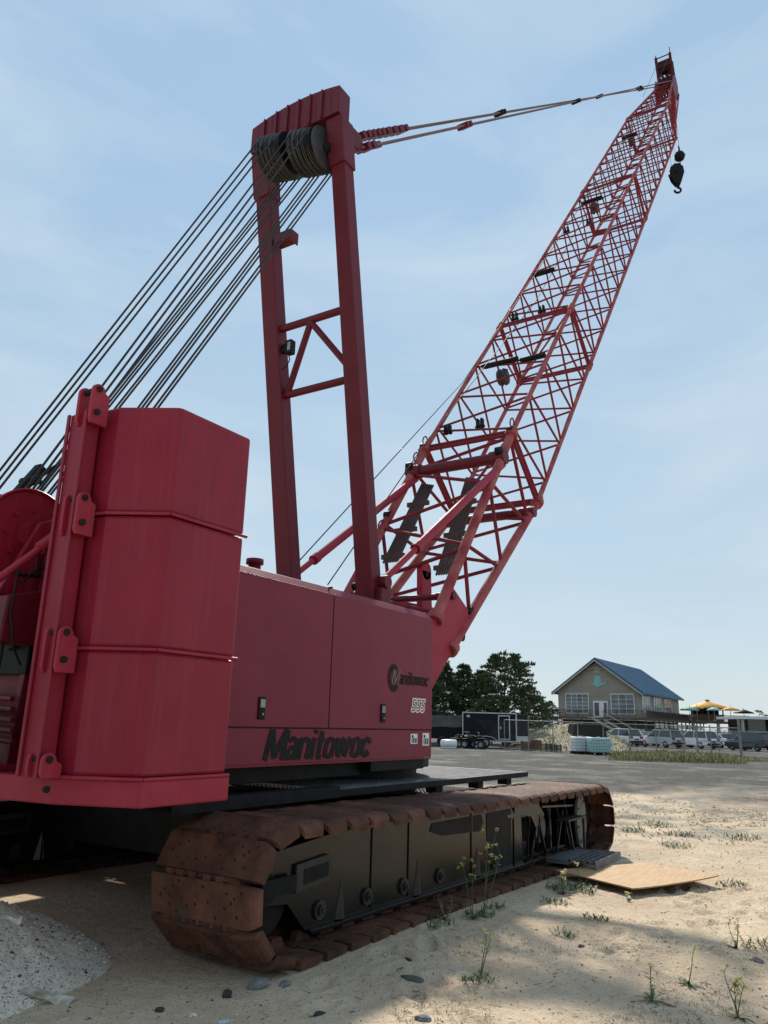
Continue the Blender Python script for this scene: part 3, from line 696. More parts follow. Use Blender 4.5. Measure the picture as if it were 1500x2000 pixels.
# boom hoist ropes from the sheaves down to the rear gantry
rb = []
for k in range(12):
    y = (5.49+.064*k) if k < 6 else (5.96+.060*(k-6))
    if k in (2, 8): continue
    u_ = Vector((3.42-sx, 0, 2.98-sz)).normalized(); nrm = Vector((-u_.z, 0, u_.x))
    for sg in ((-1, 1) if k % 2 else (1,)):
        y2 = 5.42+.06*k if k < 6 else 6.12+.06*(k-6)
        b = MB(); a0 = SC_(y)+nrm*sr*.93*sg; a1 = Vector((3.42, y2, 2.98))+nrm*.17*sg
        b.tube(a0, a1, .011, 7); b.build('boom_hoist_rope', M['rope'], crane)
b = MB(); b.tube((3.42, 5.35, 2.98), (3.42, 6.6, 2.98), .16, 20); b.build('lower_sheave_shaft', M['sheave'], crane)
b = MB(); p = Vector((3.95, 6.5, 3.72))
b.beam(p+Vector((-.25, 0, -.38)), p+Vector((.08, 0, .16)), .10, .08); b.tube(p+Vector((.0, -.1, .0)), p+Vector((.0, .12, .0)), .05, 8); b.tube(p+Vector((-.12, -.2, -.08)), p+Vector((.2, -.32, .28)), .02, 6)
b.build('rope_clamp', M['rust_dk'], crane, .006)

# ---- boom
th = radians(50.3); BU = Vector((cos(th), 0, sin(th))); BN = Vector((-sin(th), 0, cos(th)))
def BP(s, n, y): return BU*s+BN*n+Vector((0, y, 0))
NB, NF = -5.05, -6.60            # back and front chord planes
YN, YF = 5.20, 7.00
def section(s0, s1, cb0, cb1, nb, end0=True, end1=True, rc=.050, rl=.0235, half=0.0):
    """cb = (n_back, n_front, y_near, y_far) at each end; returns section root"""
    def at(s, which):
        t = (s-s0)/(s1-s0); c = [a*(1-t)+b_*t for a, b_ in zip(cb0, cb1)]
        n = c[0] if which[0] == 'b' else c[1]; y = c[2] if which[1] == 'n' else c[3]
        return BP(s, n, y)
    root = None
    for s, e in ((s1-.06, end1), (s0+.06, end0)):
        if not e: continue
        b = MB(); ring = [at(s, 'bn'), at(s, 'bf'), at(s, 'ff'), at(s, 'fn')]
        for i in range(4): b.tube(ring[i], ring[(i+1) % 4], rl*1.25, 8)
        b.tube(ring[0], ring[2], rl*.9, 6)
        if root is None: root = b.build('boom_section', M['red_lace'], crane)
        else: b.build('end_frame', M['red_lace'], root)
    for w in ('bn', 'bf', 'fn', 'ff'):
        b = MB(); b.tube(at(s0, w), at(s1, w), rc, 12)
        for s in (s0, s1):
            if s1-s < .01 or s-s0 < .01:
                sg = 1 if s == s0 else -1
                b.tube(at(s, w), at(s+.12*sg, w), rc*1.55, 10)
        b.build('chord', M['chord'], root)
    # warren lacing on the four faces; neighbouring faces are half a bay out of step
    p = (s1-s0)/nb
    for (wa, wb, pha, name) in (('bn', 'bf', 0, 'l'), ('bn', 'fn', 0, 'l'), ('ff', 'bf', 1, 'l'), ('ff', 'fn', 1, 'l')):
        b = MB()
        e = .10
        for i in range(nb):
            sa = s0+i*p; sb = sa+p; sm = sa+p/2
            if pha == 0 or True:
                A0 = max(sa, s0+e)+(.05 if name else 0); A1 = min(sb, s1-e)-.05
                b.tube(at(A0, wa), at(sm-.06, wb), rl, 7); b.tube(at(sm+.06, wb), at(A1, wa), rl, 7)
        b.build('lacing', M['red_lace'], root)
    return root
full = (NB, NF, YN, YF)
CUT1, CUT2, CUT3, TIP = 13.0, 18.65, 30.0, 41.6
s_ins = section(CUT1+.0, CUT2-.01, full, full, 4)
section(CUT2+.01, CUT3-.01, full, full, 8)
section(CUT3+.01, TIP-.01, full, full, 8)
tipc = (-5.22, -5.85, 5.72, 6.48)
top = section(TIP+.01, 48.9, full, tipc, 6, True, True, .05, .024)
base = section(8.3, CUT1-.01, (-5.28, -5.86, YN, YF), full, 3, False, True, .078, .032)
# heavy cross members at the knee of the base section
for (s_, n_, ra, rb_) in ((12.2, -5.08, .10, .13), (12.5, -6.5, .085, .10), (8.9, -5.35, .05, .06)):
    b = MB(); b.tube(BP(s_, n_, YN), BP(s_, n_, YF), ra, 14); b.tube(BP(s_, n_, YN-.09), BP(s_, n_, YN+.2), rb_, 14); b.tube(BP(s_, n_, YF-.2), BP(s_, n_, YF+.09), rb_, 14)
    b.build('cross_member', M['red_mast'], base)
for y in (YN, YF):
    b = MB(); pts = []
    for (s, n) in ((7.2, -5.35), (7.2, -5.75), (8.95, -5.98), (9.15, -5.86), (9.02, -5.22), (8.5, -5.20)):
        P = BP(s, n, 0); pts.append((P.x, P.z))
    b.prism(pts, 'y', y-.035, y+.035); b.build('foot_plate', M['red_light'], base, .008)
for (s, n, y) in ((12.95, -6.62, YN), (12.95, -6.62, YF), (12.95, -5.0, YN), (12.95, -5.0, YF), (12.2, -4.95, YN), (12.2, -4.95, YF), (10.9, -5.12, YF), (9.2, -5.95, YN), (8.7, -5.95, YN)):
    b = MB(); b.disc(BP(s, n, y), (0, 1, 0), .085, .10, 10); b.build('pin_joint', M['black'], base)
# lifting plate with an eye, standing on the boom foot
b = MB(); c = ony(828, 1150, 5.9)
b.hexa([c+Vector((-.13, -.05, -.55)), c+Vector((.20, -.05, -.55)), c+Vector((.20, .05, -.55)), c+Vector((-.13, .05, -.55))],
       [c+Vector((-.15, -.05, .28)), c+Vector((.14, -.05, .28)), c+Vector((.14, .05, .28)), c+Vector((-.15, .05, .28))])
b.disc(c+Vector((-.005, 0, .28)), (0, 1, 0), .143, .10, 20); b.build('eye_plate', M['red_light'], base, .01)
b = MB(); b.disc(c+Vector((-.01, -.055, .22)), (0, 1, 0), .04, .02, 14); b.build('eye_hole', M['black'], base)
# lifting eyes along the back chord
for (s, n, y) in ((13.15, NB+.12, YN), (13.1, NB+.12, YF), (12.55, NB+.1, YF), (10.6, -5.1, YF)):
    b = MB(); c = BP(s, n, y)
    for i in range(8):
        a0, a1 = i*pi/4, (i+1)*pi/4; b.tube(c+(BU*cos(a0)*.11+BN*sin(a0)*.07), c+(BU*cos(a1)*.11+BN*sin(a1)*.07), .014, 6)
    b.build('lifting_eye', M['red_lace'], base)
# spare pendant lines stowed in the base section
for (qa, qb, y) in (((833, 950), (762, 1098), 6.75), ((921, 938), (866, 1122), 6.0)):
    b = MB(); A = ony(*qa, y); B_ = ony(*qb, y)
    for i in range(7):
        o_ = Vector((0, -.14+.046*i, 0)); b.tube(A+o_+BU*.02*i, B_+o_, .019, 7)
    for t in (.25, .6, .93): c = A*(1-t)+B_*t; b.box(c.x-.03, c.x+.03, c.y-.22, c.y+.22, c.z-.04, c.z+.04)
    b.build('stowed_pendant', M['stow'], base)
# back stops
for y in (5.2, 6.95):
    A = Vector((7.98, y, 3.33)); B_ = Vector((11.75, y, 6.03)); Q = A*.78+B_*.22
    b = MB(); b.tube(A, Q, .045, 14); b.tube(Q, B_, .066, 16); b.tube(Q, Q+(B_-A).normalized()*.12, .078, 16)
    b.build('boom_backstop', M['red_light'], crane)
    b = MB(); b.disc(A, (0, 1, 0), .085, .22, 14); b.box(A.x-.12, A.x+.10, y-.09, y+.09, A.z-.30, A.z-.08); b.build('backstop_bracket', M['red_mast'], crane, .008)
b = MB(); p0_ = ony(699, 1145, 5.6); p1_ = ony(700, 1000, 5.6)
b.tube(p0_, p0_*.4+p1_*.6, .035, 10); b.tube(p0_*.4+p1_*.6, p1_, .022, 10); b.disc(p0_, (0, 1, 0), .05, .14, 10); b.box(p0_.x-.02, p0_.x+.25, p0_.y-.03, p0_.y+.03, p0_.z-.14, p0_.z-.06)
b.build('lift_cylinder', M['black'], crane)
# rope guide rollers in the boom
def guide(s, y0, y1, big=True):
    b = MB(); c0 = BP(s, NB+.05, y0); c1 = BP(s, NB+.05, y1)
    b.tube(c0, c1, .055, 12)
    b.tube(c0+BU*.12-BN*.1, c1+BU*.12-BN*.1, .02, 8)
    b.build('guide_roller', M['black'], s_ins)
    if big:
        c = BP(s-.35, NB-.15, (y0+y1)/2-.1)
        b = MB(); b.lathe(c-Vector((0, .09, 0)), (0, 1, 0), [(0, 0), (0, .17), (.05, .19), (.09, .13), (.13, .19), (.18, .17), (.18, 0)], 22)
        b.tube(c+BU*.35, c, .025, 8); b.build('guide_sheave', M['capgrey'], s_ins)
guide(16.25, 5.9, 6.75); guide(16.1, 5.25, 5.8, False); guide(21.9, 6.3, 6.9, False); guide(28.2, 6.0, 6.7); guide(37.0, 6.0, 6.6)
for s in (13.55, 19.0, 25.6):
    for y in (6.65, 5.95):
        b = MB(); c = BP(s, NB+.03, y); b.box(c.x-.05, c.x+.05, y-.02, y+.02, c.z-.09, c.z+.09); b.box(c.x-.05, c.x+.05, y+.07, y+.11, c.z-.09, c.z+.09); b.tube(c+Vector((0, -.05, -.07)), c+Vector((0, .14, -.07)), .03, 8)
        b.build('rope_guard', M['black'], s_ins)
# boom tip: sheave housing and rooster extension
b = MB()
for y in (5.66, 6.54):
    pts = []
    for (s, n) in ((48.0, -5.2), (48.0, -6.0), (49.2, -6.25), (49.9, -5.7), (49.9, -5.2), (49.2, -4.95)):
        P = BP(s, n, 0); pts.append((P.x, P.z))
    b.prism(pts, 'y', y-.03, y+.03)
b.tube(BP(49.4, -5.5, 5.66), BP(49.4, -5.5, 6.54), .06, 12)
tp = b.build('boom_tip', M['red_mast'], crane, .01)
b = MB()
for y in (5.8, 5.95, 6.1, 6.25, 6.4): b.disc(BP(49.2, -5.55, y), (0, 1, 0), .30, .07, 24)
b.build('tip_sheave', M['black'], tp)
b = MB(); b.tube(BP(48.3, -6.0, 5.66), BP(45.3, -6.75, 5.62), .05, 8); b.beam(BP(49.4, -6.0, 5.60), BP(45.6, -6.45, 5.5), .05, .10)
b.build('tip_walkway', M['red_light'], tp)
RA = BP(49.6, -5.25, 6.1); RB = RA+Vector((-.40, 0, 1.45))
b = MB()
for y in (-.36, .36):
    o_ = Vector((0, y, 0)); q = Vector((.42, 0, .10))
    b.beam(RA+o_, RB+o_, .07, .13, up=(0, 1, 0)); b.beam(RA+o_+q, RB+o_+q-Vector((0, 0, .35)), .07, .13, up=(0, 1, 0))
for t in (.05, .48, .78): P = RA*(1-t)+RB*t; b.tube(P+Vector((0, -.36, 0)), P+Vector((0, .36, 0)), .06, 8); b.tube(P+Vector((.4, -.36, .1)), P+Vector((.4, .36, .1)), .05, 8)
P = RA*.95+RB*.05
b.beam(P+Vector((0, .0, .1)), RA*.55+RB*.45+Vector((0, .33, 0)), .06, .09); b.beam(P+Vector((0, .0, .1)), RA*.55+RB*.45+Vector((0, -.33, 0)), .06, .09)
b.box(RA.x-.02, RA.x+.40, RA.y-.34, RA.y+.34, RA.z+.0, RA.z+.35)
P = RA*.35+RB*.65
b.box(P.x-.05, P.x+.40, P.y-.34, P.y+.34, P.z-.16, P.z+.12)
b.tube(RB+Vector((0, -.36, 0)), RB+Vector((0, -.36, .35)), .025, 6); b.tube(RB+Vector((0, .36, 0)), RB+Vector((0, .36, .15)), .025, 6)
b.tube(RB+Vector((0, -.36, -.08)), RB+Vector((0, .36, -.08)), .03, 6)
b.build('rooster_sheave_arm', M['tipdark'], tp)
b = MB()
for y in (-.2, 0, .2): b.disc(RA*.5+RB*.5+Vector((.2, y, .1)), (0, 1, 0), .33, .07, 20)
b.build('rooster_sheave', M['black'], tp)

# pendants mast head -> boom tip, in bars with link plates
for (y, yt) in ((5.28, 5.72), (6.5, 6.5)):
    A = ony(700, 291, 5.28) if y < 6 else ony(692, 269, 5.5); B_ = BP(48.6, -5.12, yt)
    for dy in (-.045, .045):
        b = MB(); b.tube(A+Vector((0, dy, 0)), B_+Vector((0, dy*.8, 0)), .017, 8); b.build('boom_pendant', M['pend'], crane)
    Lp = (B_-A).length; u_ = (B_-A).normalized()
    for t in ([.25, 4.5, 14.1, 26] if y < 6 else [.25, .6, .95, 1.2, 1.45, 1.7, 7.5, 20.0, 31]):
        c = A+u_*t; b = MB()
        b.beam(c-u_*.14, c+u_*.14, .17, .10); b.disc(c-u_*.09, (0, 1, 0), .055, .22, 10); b.disc(c+u_*.09, (0, 1, 0), .055, .22, 10)
        b.build('pendant_link', M['red_mast'] if t < 5 else M['rust_dk'], crane, .006)
    b = MB(); b.beam(A-u_*.2, A+u_*.7, .07, .09); b.build('pendant_yoke', M['red_mast'], crane, .006)

# hoist lines along the boom
def rope(pts, r=.008, name='hoist_rope'):
    b = MB(); b.poly([Vector(p) for p in pts], r, 6); return b.build(name, M['rope'], crane)
rope([ony(560, 1122, 6.3), ony(905, 745, 6.3)], .0085)
rope([ony(905, 745, 6.3), BP(36, NB+.15, 6.3), BP(49.4, -5.1, 6.3)], .0085)
rope([ony(640, 1142, 5.95), ony(833, 862, 6.3), BP(20, NB-.05, 6.4), BP(36, NB+.02, 6.25)], .0085)
for y in (5.85, 6.35): rope([RB+Vector((-.08, y-6.1, -.4)), BP(44.2, NB+.3, y+.2)], .009)

# ---- hook block and overhaul ball (hang from the ropes)
tipx = BP(49.4, -5.9, 5.9)
HBp = ony(1327, 305, 5.9); 
hb = thing('overhaul_ball', 'round black overhaul ball hanging on one rope below the boom tip, above the hook block', 'crane ball', HBp)
b = MB(); b.lathe(HBp-Vector((0, 0, .29)), (0, 0, 1), [(0, .0), (.02, .10), (.10, .22), (.29, .29), (.46, .22), (.56, .10), (.60, .06), (.80, .05), (.92, .03), (1.0, .0)], 24)
b.build('ball', M['black'], hb)
b = MB(); b.tube(HBp+Vector((0, 0, .6)), Vector((HBp.x, HBp.y, ony(1323, 195, 5.9).z)), .012, 6)
b.build('hoist_rope', M['rope'], hb)
b = MB(); b.tube(HBp-Vector((0, 0, .29)), HBp-Vector((0, 0, .50)), .035, 8); b.build('shackle', M['black'], hb)
KP = ony(1321, 341, 5.9)
kb = thing('hook_block', 'dark steel hook block with a hook, hanging just under the round ball', 'hook block', KP)
b = MB()
out = [(-.36, .08), (-.28, .38), (-.08, .56), (.16, .56), (.33, .34), (.36, .02), (.25, -.32), (.12, -.64), (-.06, -.64), (-.26, -.32)]
for y in (-.16, .13): b.prism([(KP.x+p[0], KP.z+p[1]) for p in out], 'y', KP.y+y, KP.y+y+.04)
b.disc((KP.x, KP.y, KP.z+.12), (0, 1, 0), .33, .10, 26); b.disc((KP.x, KP.y, KP.z+.12), (0, 1, 0), .09, .44, 12)
b.build('cheek_plate', M['black'], kb, .02)
b = MB(); c = KP-Vector((0, 0, .92)); pts = [c+Vector((.0, 0, .34)), c+Vector((.0, 0, .2))]
for i in range(9): t = radians(80-i*33); pts.append(c+Vector((cos(t)*.15, 0, sin(t)*.15)))
b.poly(pts, .055, 8); b.build('hook', M['black'], kb)
kb.rotation_euler = (0, 0, radians(-68))
rope([KP+Vector((.05, .05, .5)), BP(48.6, -6.0, 5.95)], .010)
rope([KP+Vector((-.05, .2, .5)), BP(48.6, -5.9, 6.2)], .010)

# ------------------------------------------------------------------ things on the sand
def rock(name, p, r, col, label, cat='stone', sq=(1, 1, .6), group=None, seed=0, m=None):
    r *= .68
    me = bpy.data.meshes.new(name); bm = bmesh.new(); bmesh.ops.create_icosphere(bm, subdivisions=3, radius=1)
    for v in bm.verts:
        d = 1+.28*noise.noise(v.co*1.3+Vector((seed*3.1, 0, 0)))+.10*noise.noise(v.co*4+Vector((0, seed, 0)))
        v.co = Vector((v.co.x*sq[0], v.co.y*sq[1], v.co.z*sq[2]))*d*r
    bm.to_mesh(me); bm.free()
    for q in me.polygons: q.use_smooth = False
    mm = m or mat('stone_'+str(seed), col, .85, var=.25, scale=14, bump=.4, bscale=50); me.materials.append(mm)
    o = bpy.data.objects.new(name, me); COL.objects.link(o); o.location = Vector(p)+Vector((0, 0, gz(p[0], p[1])+r*sq[2]*.45)); o.rotation_euler = (0, 0, seed*1.3)
    tag(o, label, cat, group); return o
rock('rock', onz(625, 1972), .055, (.030, .033, .036), 'smooth dark charcoal stone on sand below the rusty track', seed=1)
rock('rock', onz(505, 1920), .095, (.17, .17, .155), 'grey angular rock beside the rear lower corner of the track', seed=2, sq=(1.1, .8, .6))
rock('rock', onz(444, 1937), .045, (.03, .03, .032), 'small black jagged rock left of the grey angular rock', seed=3, sq=(1, 1, .9))
rock('rock', onz(826, 1987), .060, (.085, .10, .105), 'flat blue grey stone at the bottom edge of the photo', seed=4, sq=(1.2, 1, .4))
rock('rock', onz(558, 1915), .06, (.17, .17, .15), 'half buried grey stone between the track and the dark charcoal stone', seed=5, sq=(1.2, .9, .4))
rock('rock', onz(805, 1905), .075, (.07, .085, .08), 'long flat greenish grey stone on lit sand near the track', seed=6, sq=(1.7, .8, .3))
rock('rock', onz(312, 1968), .04, (.045, .045, .04), 'small dark stone by the foot of the gravel mound', seed=7)
rock('debris_stick', onz(800, 1864), .07, (.03, .026, .02), 'thin dark curved scrap lying in the shade beside the lower track', 'scrap', seed=8, sq=(1.5, .25, .18))
rock('rock', onz(1135, 1842), .035, (.05, .05, .055), 'small dark stone right of the low green weed on lit sand', seed=9)
rock('rock', onz(1480, 1865), .07, (.09, .09, .10), 'grey flat stone at the right edge of the sand', seed=10, sq=(1.5, .7, .3))
rock('shell_scrap', onz(378, 1970), .03, (.65, .65, .62), 'small white shell fragment on shaded sand at the bottom', 'shell', seed=11, sq=(1.2, .8, .4))
rock('shell_scrap', onz(438, 1983), .04, (.55, .57, .62), 'flat pale shell fragment under the small black rock', 'shell', seed=12, sq=(1.3, .9, .25))

# gravel mound at the lower left
HC = onz(-60, 1985) 
def mound():
    b = MB(); n = 110; rad = 1.45; vs = []; fs = []
    c = Vector((MC[0], MC[1], 0))
    for j in range(n+1):
        for i in range(n+1):
            x = c.x+(i/n-.5)*2*rad; y = c.y+(j/n-.5)*2*rad; d = sqrt((x-c.x)**2+(y-c.y)**2)
            d *= 1+.12*noise.noise(Vector((x*1.1, y*1.1, 7)))
            h = MH*max(0, 1-(d/1.3)) if d < 1.3 else 0
            h = min(h, MH*.9)
            z = gz(x, y)+h+(.025*noise.noise(Vector((x*5, y*5, 2)))+.014*noise.noise(Vector((x*17, y*17, 2)))+.008*noise.noise(Vector((x*45, y*45, 2))))*min(1, h*6)-(.02 if h < .01 else 0)
            vs.append((x, y, z))
    for j in range(n):
        for i in range(n): a = j*(n+1)+i; fs.append((a, a+1, a+n+2, a+n+1))
    b.smooth = True; b.add(vs, fs)
    m = mat('gravelly_sand', (.54, .47, .37), .95, col2=(.74, .66, .54), scale=26, lo=.35, hi=.65, bump=.9, bscale=70)
    t = m.node_tree; nn = t.nodes; l = t.links; rp_ = [x for x in nn if x.type == 'VALTORGB'][0]; bs = nn['Principled BSDF']
    tcn = [x for x in nn if x.type == 'TEX_COORD'][0]; prev = rp_.outputs[0]
    for sc, lo, colr in ((60, .62, (.13, .12, .11, 1)), (75, .66, (.66, .63, .57, 1)), (34, .68, (.24, .23, .22, 1))):
        v = nn.new('ShaderNodeTexNoise'); v.inputs['Scale'].default_value = sc; v.inputs['Detail'].default_value = 1.5; l.new(tcn.outputs['Object'], v.inputs[0])
        r = nn.new('ShaderNodeValToRGB'); r.color_ramp.elements[0].position = lo; r.color_ramp.elements[1].position = lo+.02; l.new(v.outputs['Fac'], r.inputs[0])
        k = nn.new('ShaderNodeMix'); k.data_type = 'RGBA'; l.new(r.outputs[0], k.inputs[0]); l.new(prev, k.inputs[6]); k.inputs[7].default_value = colr; prev = k.outputs[2]
    l.new(prev, bs.inputs['Base Color'])
    o = b.build('gravel_mound', m); struct(o)
    # loose stones over the mound
    s = MB(); RR = random.Random(5)
    verts = [v for v in o.data.vertices if v.co.z-gz(v.co.x, v.co.y) > .01]
    for k in range(7000):
        v = RR.choice(verts).co; r = .003+.013*RR.random()**5; c = Vector((v.x+RR.uniform(-.014, .014), v.y+RR.uniform(-.014, .014), v.z+r*.3))
        s.mi = RR.choice((0, 1, 1, 1, 2)); pebble(s, c, r, RR)
    q = s.build('loose_gravel', [M['peb0'], M['peb1'], M['peb2']]); struct(q, 'stuff')
    return o
def pebble(s, c, r, RR):
    ax = [Vector((1, 0, 0)), Vector((0, 1, 0)), Vector((0, 0, .6))]
    a = RR.random()*6.28; ax[0] = Vector((cos(a), sin(a), 0)); ax[1] = Vector((-sin(a), cos(a), 0))*RR.uniform(.6, 1)
    p = [c+ax[0]*r, c-ax[0]*r, c+ax[1]*r, c-ax[1]*r, c+ax[2]*r, c-ax[2]*r]
    s.add(p, [(0, 2, 4), (2, 1, 4), (1, 3, 4), (3, 0, 4), (2, 0, 5), (1, 2, 5), (3, 1, 5), (0, 3, 5)])
M['peb0'] = mat('pebble_dark', (.075, .07, .062), .85, var=.4, scale=30)
M['peb1'] = mat('pebble_pale', (.60, .56, .48), .85, var=.25, scale=30)
M['peb2'] = mat('pebble_grey', (.34, .31, .26), .85, var=.3, scale=30)
MC = (2.95, 5.62); MH = .72
mound()
s = MB(); RR = random.Random(3)
for k in range(9000):
    x = RR.uniform(2.5, 15); y = RR.uniform(-2, 6)
    if 4.0 < x < 12.2 and 3.5 < y: continue
    d = sqrt(x*x+y*y); r = (.0025+.009*RR.random()**4)*(1 if d < 9 else 1.3); s.mi = RR.choice((0, 0, 0, 1, 2)); pebble(s, Vector((x, y, gz(x, y)+r*.3)), r, RR)
q = s.build('scattered_pebbles', [M['peb0'], M['peb1'], M['peb2']]); struct(q, 'stuff')

tw = MB(); RR = random.Random(31)
for k in range(170):
    P = onz(RR.uniform(560, 1560), RR.uniform(1700, 2010)); a = RR.uniform(0, 6.28); ln = RR.uniform(.008, .045)
    if P.y > 3.4: continue
    z = gz(P.x, P.y)+.004; Q = P+Vector((cos(a)*ln, sin(a)*ln, 0)); Q2 = Q+Vector((cos(a+.5)*ln*.6, sin(a+.5)*ln*.6, 0))
    tw.mi = RR.choice((0, 0, 1)); tw.poly([Vector((P.x, P.y, z)), Vector((Q.x, Q.y, gz(Q.x, Q.y)+.006)), Vector((Q2.x, Q2.y, gz(Q2.x, Q2.y)+.004))], .001+.0012*RR.random(), 5)
q = tw.build('twig_litter', [mat('dead_twig', (.07, .05, .035), .9, var=.3), mat('bleached_twig', (.34, .29, .21), .9, var=.2)]); struct(q, 'stuff')
# plywood sheet, slightly warped, with a bitten corner
ply = [onz(1403, 1713, .06), onz(1233, 1738, .035), onz(1168, 1722, .05), onz(1075, 1692, .02), onz(1230, 1688, .03), onz(1275, 1690, .04)]
b = MB(); m_ = mat('weathered_plywood', (.33, .19, .085), .75, col2=(.50, .31, .15), scale=3, lo=.3, hi=.7, stretch=(1, 9, 1), bump=.1, bscale=40)
A, B_, Cc, D_ = onz(1405, 1713, 0), onz(1235, 1739, 0), onz(1085, 1700, 0), onz(1262, 1689, 0)
n = 20; vt = []; vb = []
for j in range(n+1):
    for i in range(n+1):
        u, v = i/n, j/n
        P = (B_*(1-u)+A*u)*(1-v)+(Cc*(1-u)+D_*u)*v
        edge = abs(u-.5)*2
        z = -.005+.015*(1-v)*edge**3+.02*v*u+.012
        vt.append((P.x, P.y, z)); vb.append((P.x, P.y, z-.014))
fs = []
for j in range(n):
    for i in range(n):
        a = j*(n+1)+i; q = [a, a+1, a+n+2, a+n+1]
        fs.append(q); o_ = (n+1)**2; fs.append([w+o_ for w in q[::-1]])
rim = [i for i in range(n+1)]+[j*(n+1)+n for j in range(1, n+1)]+[n*(n+1)+i for i in range(n-1, -1, -1)]+[j*(n+1) for j in range(n-1, 0, -1)]
for a, c in zip(rim, rim[1:]+rim[:1]): fs.append([a, c, c+(n+1)**2, a+(n+1)**2])
b.add(vt+vb, fs); tag(b.build('plywood_sheet', m_), 'warped tan plywood sheet lying on sand beside the front of the track', 'plywood')

# concrete chunks in the mound
def chunk(p, sz, rz, tilt, label, nm='concrete_chunk'):
    me = bpy.data.meshes.new(nm); bm = bmesh.new(); bmesh.ops.create_cube(bm, size=1); bmesh.ops.subdivide_edges(bm, edges=bm.edges, cuts=5, use_grid_fill=True)
    for v in bm.verts:
        v.co = Vector((v.co.x*sz[0], v.co.y*sz[1], v.co.z*sz[2])); v.co += Vector([noise.noise(v.co*14+Vector((k*9, 0, 0)))*.018 for k in range(3)])
    bm.to_mesh(me); bm.free(); me.materials.append(mat('pale_concrete', (.46, .43, .36), .9, var=.3, scale=20, bump=.6))
    o = bpy.data.objects.new(nm, me); COL.objects.link(o); o.location = p; o.rotation_euler = (tilt[0], tilt[1], rz)
    return tag(o, label, 'concrete chunk')
def on_mound(px, py):
    r = ray(px, py); P = C0.copy()
    for k in range(600):
        P = P+r*.01; d = sqrt((P.x-MC[0])**2+(P.y-MC[1])**2); h = min(MH*.9, MH*max(0, 1-d/1.3))
        if P.z < h+gz(P.x, P.y): break
    return P
chunk(on_mound(95, 1950)+Vector((0, 0, .01)), (.28, .05, .04), radians(-55), (.1, .25), 'long pale concrete sliver in the gravel mound at the lower left')
chunk(on_mound(22, 1797)+Vector((0, 0, .012)), (.14, .05, .03), radians(-60), (.0, .15), 'short pale concrete piece on top of the gravel mound')

# ------------------------------------------------------------------ plants
M['stem'] = mat('weed_stem', (.085, .115, .035), .7, var=.3, scale=8)
M['stem_dry'] = mat('dry_stem', (.24, .18, .10), .8, var=.3, scale=8)
M['leaf'] = mat('weed_leaf', (.050, .10, .022), .6, col2=(.085, .14, .03), scale=9)
M['leafolive'] = mat('olive_leaf', (.10, .11, .045), .7, var=.3, scale=9)
M['yellow'] = mat('yellow_flower', (.62, .56, .10), .6, var=.1)
def leafblade(b, p, d, ln, w, n=3):
    d = d.normalized(); sd = d.cross(Vector((0, 0, 1)))
    if sd.length < .01: sd = Vector((1, 0, 0))
    sd.normalize(); vs = []
    for k in range(n+1):
        t = k/n; q = p+d*ln*t+Vector((0, 0, -.35*ln*t*t)); ww = w*sin(pi*(.12+.86*t))
        vs += [q-sd*ww, q+sd*ww]
    b.add(vs, [(2*k, 2*k+1, 2*k+3, 2*k+2) for k in range(n)])
def weed(px, py, h, label, nst=2, flowers=True, leafy=1.0, seed=0, dry=False, name='flowering_weed', grp=None, lean=.2):
    h *= .88; p = onz(px, py); p.z = gz(p.x, p.y)
    r_ = random.Random(seed); t = thing(name, label, 'weed', p, grp)
    st = MB(); lf = MB(); fl = MB()
    tips = []
    for i in range(nst):
        a = r_.uniform(0, 6.28); d = Vector((cos(a)*lean, sin(a)*lean, 1)); hh = h*r_.uniform(.65, 1)
        q = p.copy(); n = 7; pts = [q.copy()]
        for k in range(n):
            d += Vector((r_.uniform(-.09, .09), r_.uniform(-.09, .09), 0)); q = q+d.normalized()*hh/n; pts.append(q.copy())
            if k > 2 and r_.random() < .6:
                a2 = r_.uniform(0, 6.28); bl = hh*.24*r_.uniform(.5, 1.2); e = q+Vector((cos(a2)*.6, sin(a2)*.6, .9)).normalized()*bl
                st.tube(q, e, .0022, 5, .0014); tips.append(e)
            if r_.random() < .9*leafy: a2 = r_.uniform(0, 6.28); leafblade(lf, q, Vector((cos(a2), sin(a2), .5)), .05+.04*r_.random(), .007)
        for a_, b_, kk in zip(pts[:-1], pts[1:], range(n)): st.tube(a_, b_, .0045*(1-.09*kk), 6, .0045*(1-.09*(kk+1)))
        tips.append(pts[-1])
    for i in range(int(10*leafy)+2):
        a = r_.uniform(0, 6.28); leafblade(lf, p, Vector((cos(a), sin(a), r_.uniform(.3, 1.1))), .07+.09*r_.random(), .013)
    st.build('stem', M['stem_dry'] if dry else M['stem'], t); lf.build('leaf', M['leafolive'] if dry else M['leaf'], t)
    if flowers:
        for e in tips:
            fl = MB()
            for k in range(7):
                c = e+Vector((r_.uniform(-.012, .012), r_.uniform(-.012, .012), r_.uniform(-.015, .012)))
                for j in range(4):
                    a = j*pi/2+k; dd = Vector((cos(a), sin(a), .5)); s_ = Vector((-sin(a), cos(a), 0))*.004
                    fl.add([c, c+dd*.008-s_, c+dd*.012, c+dd*.008+s_], [(0, 1, 2, 3)])
            fl.build('flower', M['yellow'], t)
    return t
weed(945, 1785, .72, 'tallest yellow flowering weed, in front of the dark track frame', 3, True, .6, 1, lean=.16)
weed(925, 1790, .55, 'tall yellow flowering weed just left of the tallest one by the track', 2, True, .5, 21, lean=.22)
weed(937, 1900, .34, 'lone yellow flowering weed on sand below the lit shadow edge', 2, True, .7, 2)
weed(1100, 1735, .24, 'pale flowered weed by the near edge of the plywood', 3, True, .8, 3)
weed(1130, 1720, .34, 'thin weed with one pale flower behind the plywood edge weeds', 1, True, .4, 33)
